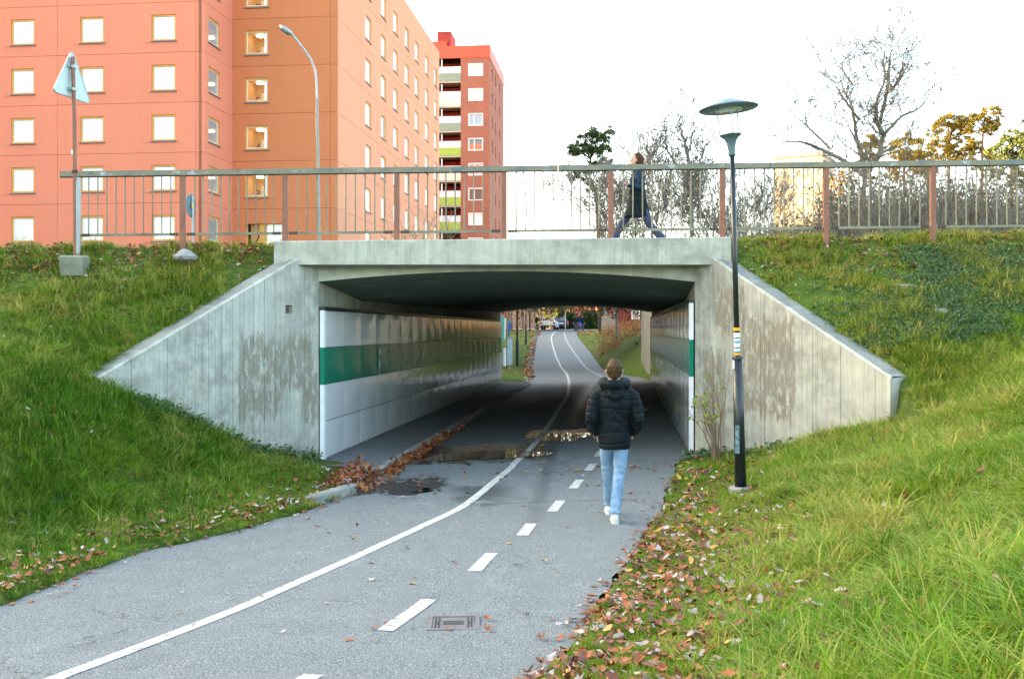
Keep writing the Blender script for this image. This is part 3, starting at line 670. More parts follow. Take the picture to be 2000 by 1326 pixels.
for side, x0, z0 in ((1, -3.12+.06, Z_of(897, 16.5)+.0), (-1, 2.95-.06, 2.25-.055*16.5/2*0-1.86*1.0)):
    hrow = .6 if side == 1 else .595
    if side == -1: z0 = Z_of(880, 16.5)
    row_n = 4; k = 0
    s_ = .12
    while s_ < 23.8:
        for r_ in range(4):
            mkey = 'g' if r_ == 2 else 'w'
            me = pm[(side, random.randrange(6), mkey)]
            o = linkm('enamel_panel', me, up)
            o.location = Vector((x0, 16.5, 0))+D*s_+Vector((0, 0, z0+hrow*r_)) - up.location
            o.rotation_euler = (0, 0, dirang)
        s_ += 1.175
    zt_ = z0+hrow*4
    # white/green end trim
    for (za, zb_, mt) in ((z0, z0+2*hrow, 'white'), (z0+2*hrow, z0+3*hrow, 'green'), (z0+3*hrow, zt_, 'white')):
        mb = MB(); mb.obox(Vector((x0+.0*side, 16.5, (za+zb_)/2))+D*.055, (1,0,0), D, (0,0,1), .035, .055, (zb_-za)/2-.001); off(mb.build('panel_end_trim', MAT['whitep' if mt == 'white' else 'green'], up))
    mb = MB(); mb.obox(Vector((x0-.01*side, 16.5, zt_+.035))+D*12, (1,0,0), D, (0,0,1), .05, 12, .025); off(mb.build('panel_top_rail', MAT['black'], up))
    mb = MB(); mb.obox(Vector((x0-.055*side, 16.5, z0-.2))+D*12.1, (1,0,0), D, (0,0,1), .05, 12, .19); off(mb.build('plinth', MAT['kerb'], up))
# crest and lettering on the green band of the left wall
def text_mesh(txt, size, name, extr=0.0):
    cu = bpy.data.curves.new(name, 'FONT'); cu.body = txt; cu.size = size; cu.extrude = extr; cu.align_x = 'LEFT'; cu.resolution_u = 2
    o = bpy.data.objects.new(name, cu); col.objects.link(o); dg = bpy.context.evaluated_depsgraph_get(); me = bpy.data.meshes.new_from_object(o.evaluated_get(dg))
    bpy.data.objects.remove(o); me.name = name; return me
zc = Z_of(897, 16.5)
def on_left_panel(me, s_, z, mat, name):
    o = linkm(name, me, up, mat)
    # text plane: x along D, y up, normal towards +X
    M_ = Matrix((( D.x, 0, 1, 0), (D.y, 0, 0, 0), (0, 1, 0, 0), (0, 0, 0, 1)))
    M_ = Matrix(((D.x, 0, D.y, 0), (D.y, 0, -D.x, 0), (0, 1, 0, 0), (0, 0, 0, 1)))
    p = Vector((-3.12+.06+.022, 16.5, z))+D*s_; M_.translation = p - up.location; o.matrix_local = M_; return o
s_mark = .12+1.175*3+.14
mb = MB(); mb.prism([(0,0),(.12,0),(.12,.12),(0,.12)], (1,0,0), (0,1,0), (0,0,1), (0,0,0), .002); on_left_panel(mb.mesh('printed_square'), s_mark, zc+1.2+.39, MAT['mark'], 'printed_square')
mb = MB(); mb.prism([(.06,0),(.10,.08),(.105,.16),(.09,.24),(.06,.30),(.03,.24),(.015,.16),(.02,.08)], (1,0,0), (0,1,0), (0,0,1), (0,0,0), .002); on_left_panel(mb.mesh('printed_emblem'), s_mark, zc+1.2+.07, MAT['mark'], 'printed_emblem')
mb = MB(); mb.prism([(0,.05),(.03,.015),(.06,0),(.09,.015),(.12,.05),(.12,.065),(.09,.035),(.06,.02),(.03,.035),(0,.065)], (1,0,0), (0,1,0), (0,0,1), (0,0,0), .002); on_left_panel(mb.mesh('printed_arc'), s_mark, zc+1.2-.0, MAT['mark'], 'printed_arc')
on_left_panel(text_mesh('STOCKHOLM', .105, 'lettering'), s_mark+.19, zc+1.2+.19, simple('faint_print', (.25,.55,.45), .4, var=0), 'lettering')
on_left_panel(text_mesh('STAD', .028, 'lettering'), s_mark+.02, zc+1.2+.44, MAT['green'], 'lettering')

# kerb stones
def kerbrun(name, pts, w, h, label, parent=None, nrm=1, dz=0, z_fn=None):
    root = empty(name, (0,0,0), label, 'kerb')
    for i in range(len(pts)-1):
        a = Vector(pts[i]); b = Vector(pts[i+1]); L = (b-a).length; n = max(1, int(round(L/1.0))); d = (b-a)/L; pn = Vector((-d.y, d.x))
        for k in range(n):
            p0 = a+d*(L*k/n+.006); p1 = a+d*(L*(k+1)/n-.006); c = pn*w
            q = [p0, p1, p1+c, p0+c]; z = [float(roadz(v.x, v.y)) for v in q]; zz = [sum(z[:2])/2]*2
            hh = h+random.uniform(-.006, .006); e = .02; V = []
            zb = [float(roadz(p0.x, p0.y)), float(roadz(p1.x, p1.y))]; zb = [zb[0], zb[1], zb[1], zb[0]]
            if z_fn: zb = [x+z_fn for x in zb]
            V += [(v.x, v.y, z_-.15) for v, z_ in zip(q, zb)]; V += [(v.x, v.y, z_+hh-e) for v, z_ in zip(q, zb)]
            dd = d*e; cc = pn*e; qi = [p0+dd*.3+cc, p1-dd*.3+cc, p1-dd*.3+c-cc, p0+dd*.3+c-cc]; V += [(v.x, v.y, z_+hh) for v, z_ in zip(qi, zb)]
            mb = MB(); mb.add(V, [(0,3,2,1),(0,1,5,4),(1,2,6,5),(2,3,7,6),(3,0,4,7),(4,5,9,8),(5,6,10,9),(6,7,11,10),(7,4,8,11),(8,9,10,11)])
            mb.build('kerb_stone', MAT['kerb'], root)
    return root
pk = [(kx(15.95)+.02, 15.95), (kx(41.5), 41.5)]
kerbrun('footway_kerb', [(-2.95, 15.83), (-2.2, 15.80), (kx(15.95), 15.98), (kx(41.5), 41.5)], .14, .12, 'concrete kerb along the footway inside the underpass')
kerbrun('path_edge_kerb', [hit(618,988), hit(697,962)], .16, .13, 'short raised kerb stone at the grass edge left of the path')
kerbrun('far_path_kerb', [(.66,42.5),(.72,48.5),(1.0,62),(1.37,76),(1.89,92),(2.3,101)], .16, .1, 'kerb along the left edge of the far path ramp')

# manhole, drain cover, puddles
def cover_sq():
    cx, cy = hit(886, 1217); z = float(roadz(cx, cy)); r = empty('drain_cover', (cx, cy, z+.002), 'rectangular cast iron drain cover set in the asphalt between the dashes and the bottom edge', 'manhole cover', rz=R(2))
    mb = MB(); w, h = .19, .185
    for (x0, x1, y0, y1) in ((-w, w, -h, -h+.035), (-w, w, h-.035, h), (-w, -w+.035, -h+.035, h-.035), (w-.035, w, -h+.035, h-.035)): mb.box(x0, x1, y0, y1, -.02, .008)
    mb.build('frame', MAT['iron'], r)
    mb = MB().box(-w+.04, w-.04, -h+.04, h-.04, -.02, .003); mb.build('lid', MAT['iron'], r)
    mb = MB(); mb.box(-.075, .075, -.045, .05, .0035, .0045); mb.build('name_field', MAT['blackiron'], r)
    mb = MB()
    for x in (-.13, -.105, .105, .13): mb.box(x-.006, x+.006, -.12, .12, .0035, .006)
    mb.box(-.12, -.1, -.03, .02, .0035, .0065); mb.box(.1, .12, -.03, .02, .0035, .0065); mb.build('rib', MAT['blackiron'], r)
    o = linkm('lettering', text_mesh('GATUVA', .038, 'lettering'), r, MAT['iron']); o.location = (-.07, -.018, .005)
cover_sq()
cx, cy = hit(808, 960); mh = empty('manhole_cover', (cx, cy, float(roadz(cx, cy))), 'round wet manhole cover beside the leaf pile left of the lane line', 'manhole cover')
MB().lathe([(.34,-.03),(.34,.004),(.31,.006),(.31,.004)], 32).build('frame', MAT['blackiron'], mh); MB().lathe([(.30,-.03),(.30,.003),(.29,.005)], 32).build('lid', MAT['blackiron'], mh)
def puddle(cx, cy, rx, ry, label, seed):
    rs = random.Random(seed); ph = [rs.uniform(0, 6.28) for _ in range(6)]; V = [(cx, cy, 0)]; n = 72
    for k in range(n):
        th = 2*math.pi*k/n; w = 1+.16*math.sin(2*th+ph[0])+.12*math.sin(3*th+ph[1])+.08*math.sin(5*th+ph[2])+.05*math.sin(9*th+ph[3])+.03*math.sin(17*th+ph[4])
        V.append((cx+rx*w*math.cos(th), cy+ry*w*math.sin(th), 0))
    z = max(float(roadz(v[0], v[1])) for v in V)*.35+.65*float(roadz(cx, cy))+.012
    V = [(v[0], v[1], z+.0*v[0]) for v in V]
    # water follows the gentle fall of the surface a few millimetres above it
    V = [(v[0], v[1], float(roadz(v[0], v[1]))+.005) for v in V]
    mb = MB(); mb.add(V, [(0, 1+k, 1+(k+1) % n) for k in range(n)]); mb.build('puddle', MAT['water'], label=label, cat='puddle', smooth=True)
ax, ay = hit(950, 889); puddle(ax-.05, ay, .95, .75, 'long dark puddle lying against the fallen leaves at the tunnel mouth', 3)
ax, ay = hit(1088, 853); puddle(ax, ay, .55, .95, 'bright puddle deeper in the tunnel, crossed by the white line', 8)
ax, ay = hit(805, 958); puddle(ax+.0, ay+.02, .3, .25, 'small shallow puddle on the round manhole cover', 5)

# ---------------------------------------------------------------- bridge railing
RY = 16.38
rl = empty('bridge_railing', (0, RY, 3.7), 'weathered steel bridge railing with rust-brown posts, thin balusters and pale blue-grey top rail', 'railing')
def roff(o): o.location = -rl.location; return o
def topz(X): return 4.83+.0125*X
def lowz(X): return 3.835+.0098*X
def px2X(px): return X_of(px, RY)
posts = [150,357,557,775,985,1193,1411,1613,1822,2032,2240]
xs = [px2X(118)]+[px2X(p) for p in posts[1:]]
ends = [118]+[466,667,880,1090,1300,1503,1700,1930,2240]
for a, b in zip(ends[:-1], ends[1:]):
    X0, X1 = px2X(a)+.004, px2X(b)-.004
    mb = MB(); c = Vector(((X0+X1)/2, RY, (topz(X0)+topz(X1))/2)); d = Vector((X1-X0, 0, topz(X1)-topz(X0))); L = d.length; d.normalize(); up_ = Vector((0,1,0)).cross(d)*-1
    mb.obox(c, d, (0,1,0), up_, L/2, .045, .042); roff(mb.build('handrail', MAT['rail'], rl))
    mb = MB(); mb.obox(c-up_*.046, d, (0,1,0), up_, L/2, .035, .005); roff(mb.build('handrail_underside', MAT['rust'], rl))
for i, p in enumerate(posts):
    X = px2X(p) if i else px2X(152); zg = on_ground(X, 16.3) if (X < -3.8 or X > 3.5) else 3.6
    mb = MB().box(X-.042, X+.042, RY-.03, RY+.03, min(zg, 3.6)-.15, topz(X)-.05); roff(mb.build('post', MAT['post' if i else 'galv'], rl))
    mb = MB()
    for sx in ((-1, 1) if i else (1,)):
        for k in (1, 2, 3): 
            xx = X+sx*(.045+.045*k); mb.box(xx-.014, xx+.014, RY-.03, RY+.03, lowz(xx)-.022, lowz(xx)+.022)
    roff(mb.build('bolt', MAT['rust'], rl))
for i in range(len(posts)-1):
    a, b = px2X(posts[i])+.045, px2X(posts[i+1])-.045; n = 10 if posts[i] < 1400 else 9
    mb = MB(); c = Vector(((a+b)/2, RY, lowz((a+b)/2))); mb.obox(c, Vector((1,0,.0098)).normalized(), (0,1,0), Vector((-.0098,0,1)).normalized(), (b-a)/2-.002, .018, .02); roff(mb.build('lower_rail', MAT['bal'], rl))
    for k in range(n):
        X = a+(b-a)*(k+1)/(n+1); w = .011; bend = 0
        if posts[i] == 985 and k == 1: bend = .035
        if posts[i] == 1193 and k == 9: bend = .07
        zt_, zb_ = topz(X)-.05, lowz(X)+.02; mb = MB()
        mb.tube([(X-bend, RY, zt_), (X+bend*.6, RY-abs(bend)*.3, (zt_*.4+zb_*.6)), (X+random.uniform(-.004,.004), RY, zb_)], w, 6); roff(mb.build('baluster', MAT['bal'], rl))
# concrete footings
def rock(name, c, r, seed, mat, label, cat, squash=(1,1,.6), sub=2, group=None):
    import bmesh
    bm = bmesh.new(); bmesh.ops.create_icosphere(bm, subdivisions=sub, radius=1); rs = random.Random(seed); ph = [rs.uniform(0, 6) for _ in range(6)]
    for v in bm.verts:
        k = 1+.16*math.sin(3*v.co.x+ph[0])+.14*math.sin(3.3*v.co.y+ph[1])+.12*math.sin(4*v.co.z+ph[2])+rs.uniform(-.05,.05); v.co = Vector((v.co.x*r*squash[0]*k, v.co.y*r*squash[1]*k, v.co.z*r*squash[2]*k))
    me = bpy.data.meshes.new(name); bm.to_mesh(me); bm.free(); o = linkm(name, me, None, mat, label=label, cat=cat, group=group); o.location = c; return o
fx = X_of(148, 15.95)
mb = MB(); V = [(-.17,-.15,-.32),(.2,-.15,-.32),(.2,.15,-.32),(-.17,.15,-.32),(-.21,-.16,.0),(.2,-.16,-.01),(.2,.15,.02),(-.2,.16,.02),(-.17,-.12,.03),(.16,-.12,.025),(.16,.12,.04),(-.16,.12,.04)]
mb.add(V, [(0,3,2,1),(0,1,5,4),(1,2,6,5),(2,3,7,6),(3,0,4,7),(4,5,9,8),(5,6,10,9),(6,7,11,10),(7,4,8,11),(8,9,10,11)])
o = mb.build('concrete_footing', MAT['conc'], label='tapered concrete footing under the triangular sign post', cat='footing'); o.data.materials.clear(); o.data.materials.append(m_concrete('footing_concrete', None, (.22,.23,.18))); o.location = (fx, 15.9, 3.38); o.scale = (.9, .9, .9)
rock('concrete_footing', (X_of(360, 16.0), 16.0, 3.40), .2, 4, MAT['stone'], 'rough pale concrete lump around the second railing post from the left', 'footing', (1,.8,.5))
rock('flat_stone', (X_of(1768, 15.2), 15.2, on_ground(X_of(1768,15.2), 15.2)+.03), .19, 11, MAT['stone'], 'long flat pale stone in the ivy on the right bank, the upper one', 'stone', (1,.7,.22))
rock('flat_stone', (X_of(1832, 14.6), 14.6, on_ground(X_of(1832,14.6), 14.6)+.03), .17, 15, MAT['stone'], 'flat pinkish grey stone in the ivy on the right bank, the lower one', 'stone', (1,.8,.25))

# ---------------------------------------------------------------- signs
Ysg = 15.9; sx = X_of(146, Ysg)
sg = empty('triangular_road_sign', (sx, Ysg, 3.46), 'back of a pale triangular road sign clamped to a rusty post at the railing end', 'road sign')
MB().tube([(.01,0,-.05),(-.005,0,2.0),(-.03,0,Z_of(112,Ysg)-3.46)], .03, 10).build('sign_post', MAT['post'], sg)
MB().tube([(.035,.0,-.02),(.035,.0,1.1)], .02, 8).build('lower_post', MAT['galv'], sg)
a_ = R(74); axx = Vector((math.cos(a_), math.sin(a_), -.02)); ayy = Vector((0, 0, 1)); azz = Vector((math.sin(a_), -math.cos(a_), 0))
def rounded_tri(s_, r, n=6):
    hgt = s_*.866; P = [(-s_/2, 0), (s_/2, 0), (0, hgt)]; out = []; cen = (0, hgt/3)
    for i in range(3):
        px_, py_ = P[i]; l = math.hypot(px_-cen[0], py_-cen[1]); cx_ = px_+(cen[0]-px_)/l*2*r; cy_ = py_+(cen[1]-py_)/l*2*r
        a0 = math.atan2(py_-cen[1], px_-cen[0])
        for k in range(n+1): th = a0-R(60)+R(120)*k/n; out.append((cx_+r*math.cos(th), cy_+r*math.sin(th)))
    return out
zb_ = Z_of(190, Ysg)-3.46
mb = MB(); mb.prism(rounded_tri(.86, .05), axx, ayy, azz, Vector((-.06, .05, zb_)), -.012); mb.build('sign_plate', MAT['signback'], sg)
mb = MB(); P1 = rounded_tri(.88, .055); P2 = rounded_tri(.85, .05); n = len(P1)
o_ = Vector((-.06, .05, zb_-.006))
for i in range(n):
    j = (i+1) % n; vs = []
    for dpt in (.006, -.02):
        for q in (P1[i], P1[j], P2[j], P2[i]): vs.append(o_+axx*q[0]+ayy*q[1]+azz*dpt)
    mb.add(vs, [(0,1,2,3),(4,7,6,5),(0,4,5,1),(2,6,7,3)])
mb.build('sign_rim', MAT['galv'], sg)
mb = MB(); mb.obox(Vector((-.09, .035, zb_+.30)), axx, ayy, azz, .03, .28, .006); mb.build('stiffener_channel', MAT['lampblue'], sg)
for z_ in (.12, .47):
    mb = MB(); mb.obox(Vector((-.05, .02, zb_+z_)), axx, ayy, azz, .09, .018, .01); mb.tube([(-.02,0,zb_+z_-.02),(-.02,0,zb_+z_+.02)], .042, 12); mb.build('clamp', MAT['galv'], sg)
MB().lathe([(.045,-.02),(.045,.02)], 10, (0.0,0,1.25)).build('cable_band', MAT['rust'], sg)
MB().obox(Vector((-.03,-.031,1.55)), (1,0,0), (0,1,0), (0,0,1), .012, .002, .035).build('sticker', MAT['whitep'], sg)
Yr = 26.; rx_ = X_of(376, Yr)
rs_ = empty('round_sign', (rx_, Yr, 3.5), 'small round road sign seen nearly edge-on behind the railing, left of the street lamp', 'road sign')
MB().tube([(0,0,0),(0,0,Z_of(383,Yr)-3.5)], .03, 8).build('sign_pole', MAT['galv'], rs_)
a2 = R(83); ax2 = Vector((math.cos(a2), math.sin(a2), 0)); az2 = Vector((math.sin(a2), -math.cos(a2), 0))
mb = MB(); mb.prism([(.3*math.cos(t), .3*math.sin(t)) for t in np.linspace(0, 2*math.pi, 25)[:-1]], ax2, (0,0,1), az2, Vector((-.03,-.03,Z_of(402,Yr)-3.5)), .012); mb.build('sign_disc', MAT['lampblue'], rs_)
mb = MB(); mb.prism([(.07*math.cos(t), .08*math.sin(t)) for t in np.linspace(0, 2*math.pi, 13)[:-1]], ax2, (0,0,1), az2, Vector((-.0,-.03,Z_of(403,Yr)-3.5))+az2*.013, .004); mb.build('yellow_sticker', MAT['amber'], rs_)

# ---------------------------------------------------------------- tall curved street lamp
Yl = 34.; bx = X_of(625, Yl); pts = [(625,500),(621,300),(619,190)]
cl = empty('street_lamp', (bx, Yl, 3.4), 'tall curved galvanised street lamp in front of the orange building', 'street lamp')
def lpnt(px, py, Y=Yl): return (X_of(px, Y)-bx, 0, Z_of(py, Y)-3.4)
MB().tube([(0,0,0), lpnt(622,400), lpnt(619,192)], [.07,.062,.055], 10).build('pole', MAT['post'] if False else simple('brown_grey_pole', (.26,.24,.2), .5, .4), cl)
MB().tube([lpnt(619,192), lpnt(618,165), lpnt(616,140), lpnt(608,118), lpnt(596,100), lpnt(582,82), lpnt(569,66)], [.04]*7, 10).build('curved_arm', MAT['galv'], cl)
p0 = Vector(lpnt(570,68)); p1 = Vector(lpnt(547,51)); 
MB().tube([p0, p0.lerp(p1,.25), p0.lerp(p1,.7), p1], [(.05,.06),(.09,.13),(.08,.14),(.03,.08)], 12, ref=(0,1,0)).build('lamp_head', MAT['galv'], cl, smooth=True)
MB().tube([p0.lerp(p1,.3)-Vector((0.02,0,.06)), p0.lerp(p1,.8)-Vector((.02,0,.06))], [(.05,.11)]*2, 10).build('lamp_lens', MAT['lampblue'], cl)

# ---------------------------------------------------------------- park lamp with conical hat
Yp = 11.7; lx = X_of(1447, Yp); lz = on_ground(lx, Yp)
s_p = Yp/2000
pl = empty('park_lamp', (lx, Yp, lz), 'tall black park lamp with conical hat and amber bands in the right grass', 'lamp post')
hz_ = lambda py: Z_of(py, Yp)-lz
lean = lambda z: -.0255*z     # the post leans a little to the left
def LP(z, dx=0): return (lean(z)+dx, 0, z)
zt_ = hz_(700)
MB().lathe([(.13,-.1),(.14,.075),(.12,.095),(.0,.095)], 20).build('concrete_base', MAT['stone'], pl)
MB().tube([LP(.05), LP(.09), LP(.1)], [.085,.085,.068], 18).build('flange', MAT['black'], pl)
MB().tube([LP(.08), LP(zt_)], [.066,.054], 18).build('lower_post', MAT['black'], pl, smooth=True)
MB().tube([LP(zt_-.005), LP(zt_+.015), LP(zt_+.03), LP(zt_+.045)], [.062,.06,.045,.035], 18).build('collar', MAT['black'], pl)
zu = hz_(305)
MB().tube([LP(zt_+.03), LP(zu)], [.032,.028], 16).build('upper_post', MAT['black'], pl, smooth=True)
def band(y0, y1, r, mt, nm): MB().tube([LP(hz_(y1)), LP(hz_(y0))], r, 18).build(nm, MAT[mt], pl)
band(640,646,.0385,'amber','amber_band'); band(689,695,.0385,'amber','amber_band')
for y0, y1, mt in ((650,659,'stick'),(661,666,'stick'),(666,670,'sblue'),(670.2,678,'stick'),(680,685.5,'stick'),(685.6,688,'sblue')): band(y0, y1, .0345, mt, 'sticker')
for y0 in (659.3, 678.4):
    for k in (0,1):
        z_ = hz_(y0+1); MB().obox(Vector(LP(z_, -.012+.022*k))+Vector((0,-.034,0)), (1,0,0), (0,1,0), (0,0,1), .007, .002, .004).build('sticker_print', MAT['ink'], pl)
MB().obox(Vector(LP(hz_(712),-.05))+Vector((0,-.028,0)), (.6,-.8,0), (.8,.6,0), (0,0,1), .012, .004, .05).build('torn_sticker', MAT['stick'], pl)
MB().obox(Vector(LP(hz_(857),-.035))+Vector((0,-.049,0)), (.84,-.54,0), (.54,.84,0), (0,0,1), .025, .006, .16).build('graffiti_patch', simple('blue_grey_graffiti', (.1,.17,.21), .6, var=.8, scale=30), pl)
# neck, arms, hat: slightly tilted
T0 = Vector(LP(zu)); tilt = Matrix.Rotation(R(-4.5), 4, 'Y')
neck = empty  # (no-op name kept local)
hz2 = lambda py: hz_(py)-zu
def tl(v): return T0 + tilt @ Vector(v)
def lathe_t(prof, n, name, mt, smooth=True):
    m = MB().lathe(prof, n); m.v = [tuple(tl(v)) for v in m.v]; return m.build(name, MAT[mt], pl, smooth=smooth)
lathe_t([(.038,0),(.04,.02),(.042,.06),(.05,.12),(.06,.165),(.08,.20),(.115,.228),(.127,.236),(.127,.245),(.08,.25)], 28, 'flared_neck', 'lampblue')
lathe_t([(.08,.25),(.05,.262),(.01,.27)], 20, 'reflector_dome', 'whitep')
top = hz2(212)
for a in (30, 150, 270):
    c_, s2 = math.cos(R(a)), math.sin(R(a)); mb = MB(); mb.tube([tl((c_*.115,s2*.115,.24)), tl((c_*.13,s2*.13,.285)), tl((c_*.13,s2*.13,top))], .0085, 8); mb.build('hat_support', MAT['galv'], pl)
lathe_t([(.325,top-.012),(.337,top-.004),(.337,top+.002),(.28,top+.024),(.16,top+.07),(.05,top+.11),(.0,top+.118)], 40, 'hat', 'lampblue')
lathe_t([(.33,top-.006),(.15,top+.005),(.15,top+.0)], 40, 'hat_underside', 'signback')
lathe_t([(.14,top-.03),(.15,top-.025),(.15,top+.01),(.05,top+.01)], 28, 'lamp_glass', 'bglass')

# ---------------------------------------------------------------- buildings
def ring(mb, u0, u1, v0, v1, t, P):
    """frame of four bars, P(u, v, n) -> point"""
    for (a, b, c, d) in ((u0,u1,v0,v0+t),(u0,u1,v1-t,v1),(u0,u0+t,v0+t,v1-t),(u1-t,u1,v0+t,v1-t)):
        yield (a, b, c, d)
def facade(root, O, d, L, bounds, wins, zc0, fh, k0, k1, pmat, ztop, wsize=(1.3,1.36), frame='wood', style=None, recess=.14, low=None):
    """panel cladding: O = corner (x,y), d = unit direction along the face, outward normal is d rotated -90"""
    O = Vector((O[0], O[1], 0)); d = Vector((d[0], d[1], 0)).normalized(); n = Vector((d.y, -d.x, 0)); base = root.location
    def P(u, z, w): q = O+d*u+n*w; return (q.x-base.x, q.y-base.y, z-base.z)
    def slab(mb, u0, u1, z0, z1, w0, w1):
        vs = [P(u0,z0,w0),P(u1,z0,w0),P(u1,z0,w1),P(u0,z0,w1),P(u0,z1,w0),P(u1,z1,w0),P(u1,z1,w1),P(u0,z1,w1)]
        mb.add(vs, [(0,1,2,3),(4,7,6,5),(0,4,5,1),(1,5,6,2),(2,6,7,3),(3,7,4,0)])
    mb = MB(); slab(mb, 0, L, 1.0, ztop, -.35, -.17)
    if style is None or style(0, 1, 0) != 'room': mb.build('backing_wall', MAT['seam'], root)
    g = .018; ww, wh = wsize; cache = {}
    for k in range(k0, k1+1):
        z0 = zc0+fh*k-fh/2; z1 = z0+fh
        if k == k1: z1 = ztop
        for bi in range(len(bounds)-1):
            u0, u1 = bounds[bi]+g/2, bounds[bi+1]-g/2; mb = MB(); ws = sorted([w for w in wins if bounds[bi] < w < bounds[bi+1]])
            zc = zc0+fh*k; a = z0+g/2; b = z1-g/2; wz0, wz1 = zc-wh/2, zc+wh/2
            if ws:
                slab(mb, u0, u1, a, wz0, -.12, 0); slab(mb, u0, u1, wz1, b, -.12, 0); cur = u0
                for w in ws: slab(mb, cur, w-ww/2, wz0, wz1, -.12, 0); cur = w+ww/2
                slab(mb, cur, u1, wz0, wz1, -.12, 0)
            else: slab(mb, u0, u1, a, b, -.12, 0)
            mb.build('facade_panel', pmat, root)
            for w in ws:
                fm = MB(); t = .09
                for (a_, b_, c_, d_) in ((w-ww/2,w+ww/2,wz0,wz0+t),(w-ww/2,w+ww/2,wz1-t,wz1),(w-ww/2,w-ww/2+t,wz0+t,wz1-t),(w+ww/2-t,w+ww/2,wz0+t,wz1-t)): slab(fm, a_, b_, c_, d_, -.16, -.05)
                win = fm.build('window', MAT[frame], root)
                pmn = MB()
                st = style(bi, k, w) if style else 'blind'
                if st == 'room':
                    pass
                else:
                    slab(pmn, w-ww/2+t, w+ww/2-t, wz0+t, wz1-t, -.13, -.10); pmn.build('pane', MAT[st], win)
                fi = MB()
                for (a_, b_, c_, d_) in ((w-ww/2+t,w+ww/2-t,wz0+t,wz0+t+.04),(w-ww/2+t,w+ww/2-t,wz1-t-.04,wz1-t),(w-ww/2+t,w-ww/2+t+.04,wz0+t+.04,wz1-t-.04),(w+ww/2-t-.04,w+ww/2-t,wz0+t+.04,wz1-t-.04)): slab(fi, a_, b_, c_, d_, -.10, -.085)
                fi.build('inner_frame', MAT['whitep'], win)
                sm = MB(); slab(sm, w-ww/2-.06, w+ww/2+.06, wz0-.06, wz0-.002, -.05, .07); sm.build('sill', MAT['sill'], win)
                # slightly sunken side panel left of each window, as the cladding has
                if frame == 'wood' and style is None:
                    sp = MB(); slab(sp, w-ww/2-.42, w-ww/2-.015, wz0-.1, wz1+.03, 0.004, .018); sp.build('shallow_side_panel', pmat, root)
    return P, slab
dA = (.9943, -.1069); dS = (.1069, .9943)
bA = empty('apartment_building', (-16.35, 54.5, 3.4), 'salmon panel-clad apartment block at the left edge with square white windows', 'building')
cornerA = Vector((-16.35, 54.5)); LA = 27.9
OA = cornerA - Vector(dA)*LA
wa = [LA-s_ for s_ in (2.28, 6.31, 10.26, 14.2, 18.2, 22.2, 26.2)]
facade(bA, OA, dA, LA, [0]+[LA-s_ for s_ in (24.2,16.1,8.29,.49)]+[LA], wa, 7.72, 2.675, -1, 6, MAT['salmon'], 26.2, (1.33,1.38))
facade(bA, cornerA, dS, 3.95, [0, 3.95], [1.25], 7.72, 2.675, -1, 6, MAT['salmon'], 26.2, (1.5,1.38), style=lambda b, k, w: 'skyglass')
mb = MB(); 
for (x0, y0, x1, y1) in ((0,0,-27.5,16),): 
    mb.add([( -.2,.35,-2.4),(-27.8,3.3,-2.4),(-26.3,17,-2.4),(1.3,14,-2.4),(-.2,.35,22.7),(-27.8,3.3,22.7),(-26.3,17,22.7),(1.3,14,22.7)], [(0,1,2,3),(4,7,6,5),(0,4,5,1),(1,5,6,2),(2,6,7,3),(3,7,4,0)])
mb.build('building_core', MAT['salmon'], bA)
bB = empty('apartment_building', (-9.82, 57.75, 3.4), 'orange and peach panel-clad apartment block with lit stairwell windows numbered by floor', 'building')
OB = Vector((-15.93, 58.4)); 
def bstyle(b, k, w): return 'room'
PB, slabB = facade(bB, OB, dA, 6.14, [0, 5.7, 6.14], [1.42], 7.8, 2.7, 1, 6, MAT['orange'], 26.6, (1.38,1.38), style=bstyle)
# storey with the glazed entrance
PB2, slabB2 = facade(bB, OB, dA, 6.14, [0, 5.7, 6.14], [], 5.1, 2.7, 1, 1, MAT['orange'], 9.15, (1.38,1.38)) if False else (PB, slabB)
m0 = MB(); z0e, z1e = 4.4, Z_of(437, 58.2)
slabB(m0, 0, .75, 1.2, 9.14, -.12, 0); slabB(m0, .75, 2.95, z1e, 9.14, -.12, 0); slabB(m0, 2.95, 5.69, 1.2, 9.14, -.12, 0); slabB(m0, 5.71, 6.14, 1.2, 9.14, -.12, 0); slabB(m0, .75, 2.95, 1.2, z0e, -.12, 0); m0.build('facade_panel', MAT['orange'], bB)
m0 = MB()
for a in ((.75,.85,z0e,z1e),(1.55,1.95,z0e,z1e)): slabB(m0, *a, -.2, -.12)
m0.build('entrance_frame', MAT['wood'], bB)
m0 = MB(); slabB(m0, 1.95, 2.95, z0e, z1e, -.3, -.2); m0.build('entrance_panel', MAT['blind'], bB)
m0 = MB(); slabB(m0, .85, 1.55, z0e, z1e, -.62, -.6); m0.build('entrance_back_wall', MAT['warmroom'], bB)
def placeT(root, me, P, u, z, w, mat, name, d=dA):
    o = linkm(name, me, root, mat); dd = Vector((d[0], d[1], 0)); n = Vector((d[1], -d[0], 0)); M_ = Matrix(((dd.x, 0, n.x, 0), (dd.y, 0, n.y, 0), (0, 1, 0, 0), (0, 0, 0, 1))); M_.translation = Vector(P(u, z, w)); o.matrix_local = M_; return o
placeT(bB, text_mesh('2', 1.15, 'floor_number'), PB, .92, Z_of(478, 58.2)+.02, -.55, MAT['redwood'], 'floor_number')
